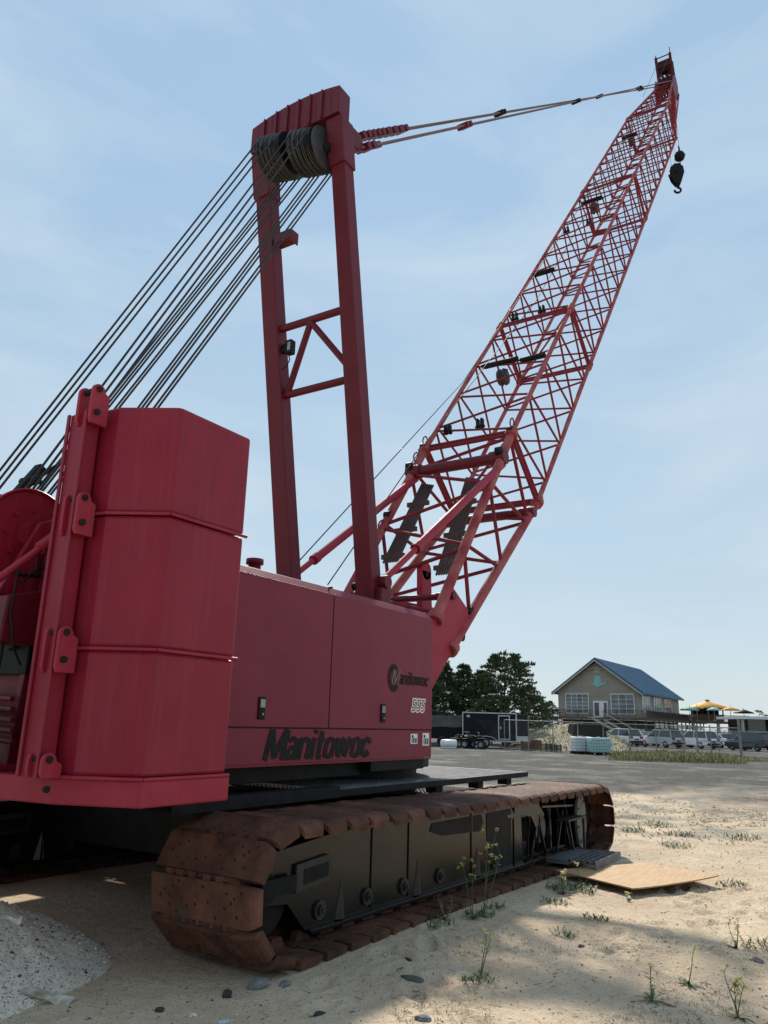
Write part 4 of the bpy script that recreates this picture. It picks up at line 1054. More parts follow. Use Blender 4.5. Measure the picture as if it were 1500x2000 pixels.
weed(870, 1790, .22, 'dry straw coloured weed stems beside the lower track', 6, False, .3, 4, True, name='dry_weed', lean=.5)
weed(1273, 1950, .26, 'yellow flowering weed low on the sand, middle of the lower right', 1, True, .9, 5)
weed(1345, 1915, .26, 'yellow flowering weed with dry leaves, upper of the lower right group', 1, True, .8, 6)
weed(1440, 1975, .30, 'yellow flowering weed nearest the right bottom corner', 3, True, .5, 7)
weed(1437, 1830, .22, 'yellow flowering weed in the middle right of the sand', 2, True, .8, 8)
weed(1227, 1745, .10, 'tiny yellow flower poking up before the plywood corner', 1, True, .3, 9)
def tuft(px, py, r, label, seed=0, n=60, dry=False, h=.10, name='grass_tuft'):
    p = onz(px, py); p.z = gz(p.x, p.y); rr = random.Random(seed); b = MB()
    for k in range(n):
        a = rr.uniform(0, 6.28); d = r*sqrt(rr.random()); q = p+Vector((cos(a)*d, sin(a)*d, 0)); q.z = gz(q.x, q.y)
        a = rr.uniform(0, 6.28); leafblade(b, q, Vector((cos(a), sin(a), rr.uniform(.5, 2))), h*rr.uniform(.5, 1.2), .006)
    o = b.build(name, M['leafolive'] if dry else M['leaf'], None, off=p); o.location = p
    return tag(o, label, 'grass tuft', 'small green tufts growing in the sand')
tuft(1115, 1725, .28, 'dark green grass clump at the plywood corner beside the track', 1, 190, h=.13)
tuft(1085, 1755, .14, 'small green clump left of the grass at the plywood corner', 2, 60)
tuft(968, 1768, .09, 'green sprig against the lower track shoes', 3, 40)
tuft(938, 1783, .14, 'green rosette of leaves under the tallest weed', 4, 60)
tuft(860, 1800, .12, 'green tuft under the dry weed stems', 14, 40)
tuft(1160, 1790, .13, 'low green weed alone on lit sand below the plywood', 5, 50)
tuft(1100, 1820, .10, 'thin green sprig left of a small dark stone', 6, 40)
tuft(1320, 1640, .28, 'bright green clump farthest down the row behind the plywood', 7, 110, h=.14)
tuft(1325, 1618, .25, 'bright green clump in the middle of the row behind the plywood', 8, 110, h=.14)
tuft(1280, 1600, .35, 'broad green clump at the top of the row behind the plywood', 9, 150, h=.14)
tuft(1235, 1610, .22, 'green clump just right of the front end of the track', 10, 100, h=.14)
tuft(1450, 1625, .30, 'spiky green plant alone at the right of the sandy lot', 11, 100, h=.2)
tuft(1430, 1712, .20, 'olive tuft right of the plywood tip', 12, 90, True)
tuft(1210, 1687, .14, 'dark weed at the foot of the track front end', 13, 60, True, h=.12)
tuft(1490, 1835, .2, 'dry olive tuft at the right edge of the sand', 15, 80, True)
tuft(930, 1908, .12, 'flat green rosette beneath the lone yellow weed', 16, 60, h=.08)
# low ground cover: thin patches of sprouts over the sandy lot
gc = MB(); rr = random.Random(11)
for k in range(900):
    px = rr.uniform(1180, 1620); d = 9.5+rr.random()**1.2*14; P = far(px, d)
    if noise.noise(Vector((P.x*.3, P.y*.3, 4)))+.45*noise.noise(Vector((P.x*.9, P.y*.9, 1))) < .16: continue
    q = Vector((P.x, P.y, gz(P.x, P.y))); a = rr.uniform(0, 6.28)
    gc.mi = 1 if rr.random() < .55 else 0
    for j in range(4): a += 1.7; leafblade(gc, q, Vector((cos(a), sin(a), rr.uniform(.6, 1.8))), rr.uniform(.03, .07)*(1+d*.01), .005+d*.0002, 2)
for k in range(3200):
    px = rr.uniform(760, 1560); py = rr.uniform(1700, 2010); P = onz(px, py); a = rr.uniform(0, 6.28)
    if noise.noise(Vector((P.x*1.2, P.y*1.2, 8))) < .10: continue
    if P.y > 3.2: continue
    q = Vector((P.x, P.y, gz(P.x, P.y))); gc.mi = 2 if rr.random() < .7 else 1
    for j in range(3): a += 2; leafblade(gc, q, Vector((cos(a), sin(a), rr.uniform(.15, 1.4))), rr.uniform(.02, .05), .0022, 2)
for k in range(5200):
    px = rr.uniform(1180, 1640); D = rr.uniform(13.5, 22.5); P = far(px, D)
    v_ = noise.noise(Vector((P.x*.25, P.y*.25, 14)))+.4*noise.noise(Vector((P.x*1.1, P.y*1.1, 2)))
    if v_ < .05+.25*(px < 1330): continue
    q = Vector((P.x, P.y, gz(P.x, P.y))); gc.mi = rr.choice((1, 2, 2, 3)); a = rr.uniform(0, 6.28)
    for j in range(3): a += 2; leafblade(gc, q, Vector((cos(a), sin(a), rr.uniform(.3, 1.2))), rr.uniform(.03, .08), .008, 2)
o = gc.build('ground_cover', [M['leaf'], M['leafolive'], M['stem_dry'], mat('yellow_sprouts', (.26, .22, .05), .8, var=.3)]); struct(o, 'stuff')
o['label'] = 'thin patches of sprouting weeds over the sandy lot'
#BG#
# ------------------------------------------------------------------ background
ANG = atan2(RH.y, RH.x)                     # local +x = to the right of the photo, +y = away
def place(o, px, D, rot=0.0, z=0.0):
    o.location = far(px, D, z-.085); o.rotation_euler = (0, 0, ANG+rot); return o
# --- enclosed trailer
M['navy'] = mat('navy_trailer_skin', (.004, .006, .015), .45, var=.2, spec=.2)
M['alu'] = mat('aluminium_trim', (.48, .48, .47), .4, metal=.5, var=.1)
def wheel(r, w, parent, c, rim='alu', side=-1):
    b = MB(); b.lathe(c-Vector((0, w/2, 0)), (0, 1, 0), [(0, r*.55), (0, r*.92), (w*.15, r), (w*.85, r), (w, r*.92), (w, r*.55)], 20)
    t = b.build('tyre', M['rubber'], parent)
    b = MB(); b.disc(c, (0, 1, 0), r*.60, w*.7, 18)
    for i in range(5): a = i*2*pi/5; b.beam(c+Vector((0, side*w*.36, 0)), c+Vector((cos(a)*r*.55, side*w*.40, sin(a)*r*.55)), r*.16, w*.1, up=(0, 1, 0))
    b.build('rim', M[rim], t)
    return t
t = thing('cargo_trailer', 'dark navy enclosed cargo trailer with a white framed side door', 'trailer', (0, 0, 0), local=True)
b = MB(); b.box(0, 4.1, 0, 2.2, .52, 2.55); b.prism([(4.1, 0), (5.05, .9), (5.05, 1.3), (4.1, 2.2)], 'z', .52, 2.55); tb = b.build('trailer_body', M['navy'], t, .03)
b = MB(); b.box(-.04, 4.14, -.03, 2.23, 2.555, 2.64); b.box(4.06, 4.16, -.03, .05, .50, 2.55); b.box(0, 4.06, -.03, -.003, .46, .56); b.box(-.04, .03, -.02, 2.2, .5, 2.55); b.build('corner_trim', M['alu'], t)
b = MB(); b.prism([(4.16, -.01), (5.1, .9), (5.08, .95), (4.13, .05)], 'z', .5, .92); b.build('stone_guard', M['alu'], t)
b = MB()
for (x0, x1, z0, z1) in ((2.72, 2.80, .62, 2.45), (3.55, 3.63, .62, 2.45), (2.80, 3.55, 2.37, 2.45), (2.80, 3.55, .62, .70)): b.box(x0, x1, -.035, -.003, z0, z1)
dr = b.build('side_door', M['alu'], t); b = MB(); b.box(2.86, 2.95, -.06, -.036, 1.4, 1.6); b.build('handle', M['alu'], dr)
b = MB()
for i in range(13):
    a0, a1 = pi*i/12, pi*(i+1)/12; b.hexa([(1.75+.85*cos(a0), -.20, .42+.42*sin(a0)), (1.75+.85*cos(a1), -.20, .42+.42*sin(a1)), (1.75+.85*cos(a1), 0, .42+.42*sin(a1)), (1.75+.85*cos(a0), 0, .42+.42*sin(a0))],
        [(1.75+.90*cos(a0), -.20, .45+.44*sin(a0)), (1.75+.90*cos(a1), -.20, .45+.44*sin(a1)), (1.75+.90*cos(a1), 0, .45+.44*sin(a1)), (1.75+.90*cos(a0), 0, .45+.44*sin(a0))]) if i < 12 else None
b.build('fender', M['alu'], t)
wheel(.36, .24, t, Vector((1.75, -.08, .36))); wheel(.36, .24, t, Vector((3.4, 2.0, .36)))
b = MB(); b.beam((5.05, 1.1, .5), (6.0, 1.1, .48), .1, .1); b.tube((5.8, 1.1, .48), (5.8, 1.1, .05), .04, 8); b.box(.3, .55, -.012, -.004, 2.25, 2.4); b.build('tow_bar', M['alu'], t)
place(t, 904, 62, -.12)
# --- tarped trailer at the left with a dark body
M['tarp'] = mat('grey_tarp', (.085, .085, .078), .8, var=.25, scale=1.5, bump=.2, bscale=6)
t = thing('tarped_trailer', 'low dark trailer under a sagging grey tarp, left of the navy cargo trailer', 'trailer', (0, 0, 0), local=True)
b = MB(); n = 14; vs = []; 
for i in range(n+1):
    x = -4.5+i*6.6/n; zt = 2.42-.18*sin(i/n*pi)*.5-.02*(i % 3); vs += [(x, -.02, 1.45+.03*sin(i*2)), (x, 0, zt), (x, 2.1, zt), (x, 2.12, 1.45)]
b.add(vs, [(4*i+k, 4*i+4+k, 4*i+5+k, 4*i+1+k) for i in range(n) for k in range(3)]+[(0, 1, 2, 3), (4*n, 4*n+1, 4*n+2, 4*n+3)]); b.build('tarp_cover', M['tarp'], t)
b = MB(); b.box(-4.5, 2.0, .05, 2.05, .55, 1.45); b.build('cargo_bed', M['black'], t)
for x in (-1.2, .2): wheel(.38, .25, t, Vector((x, .1, .38)), 'black')
place(t, 858, 63, -.12)
# --- quad bikes parked before the trailer
def quad(px, D, rot, label):
    t = thing('quad_bike', label, 'quad bike', (0, 0, 0), 'quad bikes parked by the trailers', local=True)
    b = MB(); b.prism([(-.75, .55), (-.55, .85), (-.1, .78), (.15, .88), (.6, .92), (.85, .65), (.6, .5), (-.6, .45)], 'y', -.22, .22); b.box(-.8, -.35, -.45, .45, .66, .70); b.box(.35, .8, -.45, .45, .70, .74)
    b.build('quad_body', M['black'], t, .03)
    b = MB(); b.prism([(-.45, .86), (-.4, .96), (.05, .93), (.15, .86)], 'y', -.16, .16); b.build('seat', M['rubber'], t, .03)
    b = MB(); b.tube((.35, -.4, 1.15), (.35, .4, 1.15), .02, 6); b.tube((.35, 0, 1.15), (.45, 0, .8), .025, 6); b.build('handlebar', M['grey'], t)
    for x in (-.6, .6):
        for y in (-.42, .42): wheel(.29, .24, t, Vector((x, y, .29)), 'grey')
    place(t, px, D, rot); return t
quad(903, 59.5, .5, 'black quad bike nearest the white tank')
quad(925, 59, -.3, 'black quad bike in front of the trailer wheel')
b = MB(); b.lathe((-.55, 0, .33), (1, 0, 0), [(0, 0), (0, .2), (.05, .28), (1.1, .28), (1.15, .2), (1.15, 0)], 20); b.tube((-.5, -.2, .05), (.5, -.2, .05), .04, 6); b.tube((-.5, .2, .05), (.5, .2, .05), .04, 6)
for x in (-.3, .4): b.beam((x, -.2, .05), (x, .2, .05), .05, .05)
o = b.build('water_tank', M['white']); tag(o, 'small white cylindrical tank lying on the lot left of the quad bikes', 'tank'); place(o, 876, 57.5, .1)
# --- IBC totes
M['tote'] = mat('white_plastic', (.78, .80, .79), .5, var=.08); M['toteb'] = mat('bluish_plastic', (.36, .60, .58), .5, var=.1)
def tote(px, D, m_, label, w=1.15):
    t = thing('liquid_tote', label, 'tote', (0, 0, 0), 'caged liquid totes', local=True)
    b = MB(); b.box(-w/2+.03, w/2-.03, -.47, .47, .16, 1.08); b.disc((0, 0, 1.11), (0, 0, 1), .10, .07, 16); b.build('tank', m_, t, .05)
    b = MB()
    for i in range(9): x = -w/2+i*w/8; b.tube((x, -.5, .14), (x, -.5, 1.1), .010, 5); b.tube((x, .5, .14), (x, .5, 1.1), .010, 5)
    for i in range(6): z = .16+i*.19; b.tube((-w/2, -.51, z), (w/2, -.51, z), .010, 5); b.tube((-w/2, -.5, z), (-w/2, .5, z), .010, 5); b.tube((w/2, -.5, z), (w/2, .5, z), .010, 5)
    b.build('cage', M['grey'], t)
    b = MB(); b.box(-w/2, w/2, -.5, .5, .10, .14)
    for x in (-w/2+.02, -.06, w/2-.14): b.box(x, x+.12, -.5, .5, 0, .10)
    b.build('pallet', M['black'], t); place(t, px, D, .12); return t
tote(1132, 54.5, M['tote'], 'white caged liquid tote, left of the bluish one'); tote(1168, 53.5, M['toteb'], 'bluish caged liquid tote, right of the white one', 1.4)
# clutter on the totes and along the fence
for i, (px, D, c, w, h, lb) in enumerate(((1028, 58, (.10, .045, .025), .8, .6, 'rusty brown crate right of the trailer tongue'), (1046, 58.5, (.07, .03, .02), .6, .7, 'dark brown crate in the middle of the junk row'),
        (1066, 57.5, (.09, .06, .035), .75, .5, 'light brown crate in the junk row by the totes'), (1084, 57, (.035, .035, .03), .8, .45, 'black crate just left of the white tote'))):
    b = MB()
    for k in range(5): z = .04+k*h/5; b.box(-w/2, w/2, -.3, -.27, z, z+h/5-.03); b.box(-w/2, w/2, .27, .3, z, z+h/5-.03); b.box(-w/2, -w/2+.03, -.27, .27, z, z+h/5-.03); b.box(w/2-.03, w/2, -.27, .27, z, z+h/5-.03)
    for x in (-w/2+.04, w/2-.1): b.box(x, x+.06, -.26, -.2, 0, h+.05); b.box(x, x+.06, .2, .26, 0, h+.05)
    b.box(-w/2+.04, w/2-.04, -.26, .26, .05, .08)
    o = b.build('wooden_crate', mat('crate_paint_%d' % i, c, .85, var=.3, scale=4)); tag(o, lb, 'crate', 'old crates between the trailer and totes'); place(o, px, D, .3*i)
t = thing('covered_skip', 'long black covered box trailer behind the two totes', 'trailer', (0, 0, 0), local=True)
b = MB(); b.prism([(-1.5, .5), (-1.2, 2.0), (1.2, 1.95), (1.7, .5)], 'y', 0, 1.8); b.build('skip_body', M['black'], t, .05); wheel(.32, .22, t, Vector((-.5, -.05, .32)), 'grey'); wheel(.32, .22, t, Vector((.6, -.05, .32)), 'grey')
place(t, 1151, 66, .05)

# --- cars
def carpaint(n_, c, rough=.25): return mat(n_, c, rough, var=.04, spec=.5, coat=.6)
PA = {'white': carpaint('car_white', (.78, .79, .80)), 'silver': carpaint('car_silver', (.45, .47, .49)), 'black': carpaint('car_black', (.012, .013, .015)), 'blue': carpaint('car_dark_blue', (.018, .024, .045)),
      'maroon': carpaint('car_maroon', (.06, .018, .018)), 'grey': carpaint('car_grey', (.16, .17, .18))}
M['tail'] = mat('tail_lamp', (.35, .015, .015), .2, var=.1)
def make_car(kind):
    t = thing('parked_car', 'x', 'car', (0, 0, 0), 'cars parked beyond the fence', local=True)
    Lc, Wc = 4.6, 1.82
    low = [(-2.3, .42), (-2.3, .85), (-2.2, 1.0), (-1.3, 1.03), (.95, 1.02), (2.0, .88), (2.28, .72), (2.3, .40), (1.95, .30), (-2.0, .30)]
    if kind == 'suv': top = [(-2.18, 1.0), (-1.95, 1.58), (-1.5, 1.68), (.25, 1.66), (1.05, 1.02)]
    elif kind == 'sedan': top = [(-1.75, 1.0), (-1.05, 1.40), (-.6, 1.45), (.35, 1.43), (1.15, 1.0)]
    else: top = [(-.55, 1.0), (-.45, 1.72), (-.2, 1.78), (.75, 1.75), (1.35, 1.02)]
    def body(pts, w0, w1, zc, m_, nm, par, bev):
        b = MB(); n = len(pts)
        f = lambda p, sg: (p[0], sg*(w0 if p[1] < zc else w1), p[1])
        b.add([f(p, -1) for p in pts]+[f(p, 1) for p in pts], [tuple(range(n)), tuple(range(n, 2*n))[::-1]]+[(i, n+i, n+(i+1) % n, (i+1) % n) for i in range(n)])
        return b.build(nm, m_, par, bev)
    bd = body(low, Wc/2, Wc/2-.06, .9, PA['white'], 'body', t, .05)
    if kind == 'pickup':
        b = MB(); b.box(-2.25, -.62, -.86, -.78, .9, 1.12); b.box(-2.25, -.62, .78, .86, .9, 1.12); b.box(-2.28, -2.22, -.86, .86, .5, 1.12); b.build('cargo_bed', PA['white'], t, .02)
    cab = body(top, Wc/2-.08, Wc/2-.24, 1.2, M['glass'], 'window', t, .03)
    b = MB(); rt = [p for p in top if p[1] > 1.2]; x0, x1 = rt[0][0]-.02, rt[-1][0]+.02; z = max(p[1] for p in rt)
    b.box(x0+.05, x1, -Wc/2+.22, Wc/2-.22, z-.045, z+.015)
    for sg in (-1, 1):
        y0, y1 = sg*(Wc/2-.245), sg*(Wc/2-.085)
        for (pa, pb) in ((top[-1], rt[-1]), (top[0], rt[0])): b.beam((pa[0], y1, pa[1]), (pb[0], y0, pb[1]), .07, .09)
        xm = (top[0][0]+top[-1][0])/2; b.beam((xm, y1+sg*.005, 1.0), (xm, y0+sg*.005, z-.02), .07, .05)
    b.build('roof', PA['white'], t, .015)
    for x in (-1.42, 1.42):
        for sg in (-1, 1): wheel(.34, .22, t, Vector((x, sg*.80, .34)), 'grey', sg)
    for sg in (-1, 1):
        b = MB(); b.box(-2.325, -2.20, sg*.62-.17, sg*.62+.17, .78, .98) if kind != 'pickup' else b.box(-2.325, -2.2, sg*.76-.07, sg*.76+.07, .7, 1.05); b.build('tail_light', M['tail'], t, .01)
        b = MB(); b.box(2.12, 2.29, sg*.66-.16, sg*.66+.16, .62, .74); b.build('headlight', M['grey'], t, .01)
        b = MB(); b.box(.75, .92, sg*.98-.09, sg*.98+.09, 1.0, 1.13); b.build('mirror', PA['white'], t, .02)
    b = MB(); b.box(-2.33, -2.30, -.85, .85, .40, .56); b.box(-2.325, -2.31, -.25, .25, .62, .74); b.box(2.29, 2.32, -.6, .6, .42, .56); b.build('bumper', M['black'], t, .01)
    return t
protos = {k: make_car(k) for k in ('suv', 'sedan', 'pickup')}
used = set()
for (px, D, rot, kind, c, lb) in ((1212, 82, 1.98, 'suv', 'white', 'white SUV at the left end of the parked row'), (1247, 88, 1.95, 'sedan', 'silver', 'silver car tucked between the two leftmost SUVs'),
        (1290, 80, 2.0, 'suv', 'silver', 'silver SUV in front of the black pickup'), (1312, 88, 2.05, 'pickup', 'black', 'black pickup behind the silver SUV'),
        (1357, 80, 2.0, 'suv', 'white', 'white SUV right of the black pickup'), (1398, 86, 1.95, 'sedan', 'white', 'low white car between the white SUV and the maroon car'),
        (1430, 84, 1.9, 'sedan', 'maroon', 'maroon car directly behind the tall fence post'), (1464, 76, 2.0, 'suv', 'blue', 'dark blue SUV just right of the tall fence post'),
        (1488, 84, 1.95, 'suv', 'black', 'black SUV at the right end of the parked row'), (1203, 88, 2.0, 'sedan', 'white', 'white car roof seen behind the leftmost SUV'),
        (1345, 90, 1.7, 'suv', 'grey', 'grey SUV farther back under the deck edge'), (1260, 92, 1.6, 'suv', 'maroon', 'maroon SUV far back below the stair')):
    if kind in used: o = dup(protos[kind])
    else: o = protos[kind]; used.add(kind)
    o['label'] = lb; place(o, px, D, rot)
    for k in kids(o):
        if k.name.split('.')[0] in ('body', 'roof', 'cargo_bed', 'mirror'):
            k.material_slots[0].link = 'OBJECT'; k.material_slots[0].material = PA[c]

# --- restaurant building on its raised deck
M['siding'] = mat('tan_siding', (.34, .29, .23), .8, var=.08, scale=1.2); M['roofblue'] = mat('blue_metal_roof', (.010, .078, .155), .5, var=.12, spec=.25, scale=2, stretch=(6, .2, 1))
M['trim'] = mat('pale_trim', (.42, .38, .31), .7, var=.08); M['deckwood'] = mat('weathered_deck_wood', (.115, .085, .065), .85, var=.3, scale=3); M['pane'] = mat('window_pane', (.10, .13, .15), .12, var=.5, scale=.5, spec=.7)
M['teal'] = mat('turquoise_sign', (.24, .50, .47), .6, var=.2)
W_, LN, EV, PK, FL = 12.9, 25.5, 7.35, 12.1, 3.3
t = thing('beach_restaurant', 'tan raised building with a blue gable roof, big windows and a wooden deck', 'building', (0, 0, 0), local=True)
b = MB(); b.prism([(0, FL), (W_, FL), (W_, EV), (W_/2, PK-.25), (0, EV)], 'y', 0, LN)
for i in range(30):
    z = FL+.2+i*.28; 
    if z < EV: b.box(-.0, W_, -.02, -.002, z, z+.025); b.box(W_+.002, W_+.02, 0, LN, z, z+.025)
wl = b.build('wall', M['siding'], t)
b = MB(); ov = .9; sl = (PK-EV)/(W_/2)
for sg in (-1, 1):
    xe = W_/2+sg*(W_/2+.8); ze = EV-.8*sl
    b.hexa([(xe, -ov, ze), (W_/2, -ov, PK), (W_/2, LN+ov, PK), (xe, LN+ov, ze)], [(xe, -ov, ze+.28), (W_/2, -ov, PK+.28), (W_/2, LN+ov, PK+.28), (xe, LN+ov, ze+.28)])
    for k in range(26):
        y = -ov+.3+k*1.02
        b.beam((xe, y, ze+.30), (W_/2, y, PK+.30), .06, .05)
b.build('roof', M['roofblue'], t)
b = MB()
for sg in (-1, 1): b.beam((W_/2+sg*(W_/2+.75), -ov-.02, EV-.75*sl-.12), (W_/2, -ov-.02, PK-.12), .08, .26)
b.box(W_/2-1.7, W_/2+1.7, -.3, -.15, PK-1.45, PK-1.3)
for d in (-.9, 0, .9): b.beam((W_/2, -.2, PK-1.3), (W_/2+d, -.2, PK-.35-abs(d)*.6), .08, .10)
b.build('gable_trim', M['trim'], t)
def window(x0, x1, z0, z1, nx, nz, face='f'):
    fr = MB(); pn = MB(); e = .12
    f = (lambda x, o_, z: (x, -o_, z)) if face == 'f' else (lambda x, o_, z: (W_+o_, x, z))
    def bx(b_, xa, xb, za, zb, o0, o1):
        b_.hexa([f(xa, o0, za), f(xb, o0, za), f(xb, o1, za), f(xa, o1, za)], [f(xa, o0, zb), f(xb, o0, zb), f(xb, o1, zb), f(xa, o1, zb)])
    bx(fr, x0-e, x0, z0-e, z1+e, .03, .10); bx(fr, x1, x1+e, z0-e, z1+e, .03, .10); bx(fr, x0, x1, z1, z1+e, .03, .10); bx(fr, x0, x1, z0-e, z0, .03, .10)
    for i in range(1, nx): x = x0+(x1-x0)*i/nx; bx(fr, x-.03, x+.03, z0, z1, .035, .08)
    for i in range(1, nz): z = z0+(z1-z0)*i/nz; bx(fr, x0, x1, z-.025, z+.025, .035, .075)
    w = fr.build('window', M['white'], t); bx(pn, x0, x1, z0, z1, .021, .03); pn.build('pane', M['pane'], w)
window(1.3, 4.9, 3.9, 6.75, 4, 5); window(8.6, 12.0, 3.9, 6.75, 3, 4)
b = MB(); b.box(5.7, 8.0, -.10, -.025, 3.35, 5.75); dr = b.build('door', M['white'], t)
b = MB(); b.box(5.9, 6.6, -.13, -.105, 3.5, 5.5); b.box(7.4, 7.85, -.13, -.105, 3.5, 5.5); b.build('pane', M['glass'], dr)
for k in range(3): window(1.2+k*6.9, 6.0+k*6.9, 4.3, 6.6, 4, 2, 's')
b = MB() # turquoise gable emblem: seated figure like outline kept plain
b.prism([(5.2, 8.35), (6.0, 8.1), (6.5, 7.75), (7.1, 8.1), (8.1, 8.4), (7.2, 8.5), (7.15, 9.2), (6.9, 9.6), (6.5, 9.75), (6.1, 9.6), (5.9, 8.9), (6.0, 8.45)], 'y', -.10, -.03); b.build('gable_emblem', M['teal'], t)
b = MB(); b.box(6.05, 7.0, -.10, -.03, 10.0, 10.8); b.build('gable_plaque', M['trim'], t)
b = MB(); b.box(5.2, 7.8, -.06, -.025, 6.5, 6.76); b.build('sign_board', M['siding'], t)
# deck: front and right side, railing, posts, stair
dk = MB(); dk.box(-1.6, W_+1.9, -3.6, -.0, FL-.35, FL-.04); dk.box(W_+.02, W_+1.9, 0, LN+14, FL-.35, FL-.04)
dk = dk.build('deck', M['deckwood'], t)
b = MB()
for x in [-1.5+i*1.6 for i in range(11)]: b.box(x, x+.14, -3.55, -3.41, 0, FL-.36)
for y in [1+i*3.0 for i in range(13)]: b.box(W_+1.6, W_+1.78, y, y+.18, 0, FL-.36)
b.build('deck_post', M['deckwood'], t)
b = MB(); z0 = FL-.04
def rail(p, q):
    p = Vector(p); q = Vector(q); n = max(1, int((q-p).length/.16))
    b.beam(p+Vector((0, 0, 1.05)), q+Vector((0, 0, 1.05)), .10, .06); b.beam(p+Vector((0, 0, .12)), q+Vector((0, 0, .12)), .05, .05)
    for i in range(n+1):
        c = p+(q-p)*i/n; w = .05 if i % 12 == 0 else .018; b.box(c.x-w, c.x+w, c.y-w, c.y+w, c.z, c.z+(1.12 if i % 12 == 0 else 1.03))
rail((-1.55, -3.5, z0), (6.6, -3.5, z0)); rail((8.4, -3.5, z0), (W_+1.8, -3.5, z0)); rail((W_+1.8, -3.5, z0), (W_+1.8, LN+13.8, z0)); rail((-1.55, -3.5, z0), (-1.55, 0, z0))
b.build('railing', M['deckwood'], t)
b = MB()
b.beam((8.0, -3.7, FL-.2), (14.4, -5.6, .1), .10, .32); b.beam((7.0, -4.9, FL-.2), (13.4, -6.8, .1), .10, .32); b.beam((8.0, -3.7, FL+.8), (14.4, -5.6, 1.1), .09, .10)
b.box(6.5, 8.4, -5.1, -3.62, FL-.2, FL-.06)
for i in range(14): k = i/14; b.box(7.4+6.4*k, 7.7+6.4*k, -4.9-1.9*k, -3.8-1.9*k, FL-.35-3.1*k, FL-.3-3.1*k)
b.build('stair', M['trim'], t)
b = MB(); b.box(.4, W_-.4, .6, LN-.5, 0, FL-.36); b.build('lower_wall', mat('lower_storey_wall', (.11, .10, .08), .8, var=.2, scale=.8), t)
b = MB()
for k in range(12): y = 1+k*2.9; b.box(W_+1.80, W_+1.86, y, y+2.2, 1.9, 2.6)
b.build('lower_window', M['glass'], t)
b = MB(); b.box(W_+1.86, W_+1.92, -.5, LN+10, 1.35, 1.6); b.build('lower_sign_band', M['trim'], t)
fl = MB(); rr = random.Random(9)
for i in range(1500):
    y = rr.uniform(-2, LN+13); p = Vector((W_+1.9+rr.uniform(0, .25), y, FL+rr.uniform(.55, 1.15))); fl.mi = 0 if rr.random() < .6 else 1
    a = rr.uniform(0, 6.28); leafblade(fl, p, Vector((cos(a), sin(a), .4)), .22, .06, 2)
fl.build('flower_box', [mat('magenta_flowers', (.30, .05, .14), .7, var=.3), M['leaf']], t)
LNX = Vector((RH.x*.836-FH.x*.549, RH.y*.836-FH.y*.549, 0))
t.location = far(1092, 127, -.085); t.rotation_euler = (0, 0, atan2(LNX.y, LNX.x))

# --- patio deck with tents
t = thing('patio_deck', 'raised wooden patio deck on posts right of the restaurant', 'deck', (0, 0, 0), local=True)
b = MB(); b.box(-5.5, 5.2, -3, 4, 3.0, 3.35); b.build('deck', M['deckwood'], t)
for x in (-5.0, -.6, 4.2):
    b = MB(); b.box(x, x+.45, -2.8, -2.35, 0, 3.0); b.build('deck_post', M['trim'], t)
b = MB(); z0 = 3.35
rail((-5.4, -2.9, z0), (5.1, -2.9, z0)); b.build('railing', M['deckwood'], t)
place(t, 1396, 142, 0)
M['gold'] = mat('gold_canvas', (.72, .36, .035), .7, var=.1); M['tealc'] = mat('teal_canvas', (.10, .34, .30), .7, var=.1); M['bluec'] = mat('light_blue_canvas', (.28, .52, .60), .7, var=.1)
def parasol(px, D, z, r, h, m_, label, pr=.05, n=8):
    t = thing('patio_umbrella', label, 'umbrella', (0, 0, 0), 'patio umbrellas on the decks', local=True)
    b = MB(); b.lathe((0, 0, h), (0, 0, 1), [(-.16, r), (0, r*.98), (r*.28, .22), (r*.30, .0)], n); b.build('canopy', m_, t)
    b = MB(); b.tube((0, 0, 0), (0, 0, h+r*.2), pr, 8); b.lathe((0, 0, 0), (0, 0, 1), [(0, .3), (.08, .28), (.1, .05)], 12); b.build('pole', M['trim'], t)
    b = MB(); b.lathe((0, 0, h+r*.30), (0, 0, 1), [(0, .45 if r > 3 else .06), (.18, .4 if r > 3 else .05), (.25, 0)], 8); b.build('finial', M['deckwood'], t)
    place(t, px, D, 0, z); return t
parasol(1386, 146, 3.4, 3.9, 2.5, M['gold'], 'large golden canopy over the raised patio', .14)
parasol(1350, 136, 3.4, 1.7, 1.75, M['tealc'], 'green parasol at the left end of the patio deck')
parasol(1364, 143, 3.4, 1.3, 2.3, M['gold'], 'small orange parasol between the green and the light blue ones')
parasol(1398, 139, 3.4, 1.3, 1.95, M['bluec'], 'light blue parasol under the golden canopy')
parasol(1430, 142, 3.4, 1.7, 2.1, M['gold'], 'golden parasol at the right end of the patio deck')
parasol(1456, 148, 3.4, 1.9, 1.8, M['black'], 'dark parasol farthest right on the patio')
# --- white roofed building at the right edge
t = thing('patio_bar', 'dark timber bar standing under the golden canopy on the raised patio', 'bar', (0, 0, 0), local=True)
b = MB(); b.box(-2.9, 2.9, 0, 1.6, 0, 1.15); b.box(-3.0, 3.0, -.1, .25, 1.15, 1.25)
b.build('counter', M['deckwood'], t)
b = MB(); b.lathe((0, .8, 2.25), (0, 0, 1), [(0, 3.5), (.28, 3.55), (.30, 0)], 10); b.build('roof_fascia', M['deckwood'], t)
for x in (-2.8, -1, 1, 2.8): b = MB(); b.box(x-.09, x+.09, .1, .28, 1.25, 2.3); b.build('post', M['deckwood'], t)
b = MB(); b.box(-2.6, 2.6, 1.45, 1.55, 1.2, 2.2); b.build('back_panel', M['black'], t)
place(t, 1386, 146, 0, 3.4)
t = thing('low_building', 'low pale building with a flat white roof at the right edge', 'building', (0, 0, 0), local=True)
b = MB(); b.box(0, 14, 0, 9, 0, 1.9); b.build('wall', mat('pale_panel', (.30, .33, .34), .7, var=.1), t)
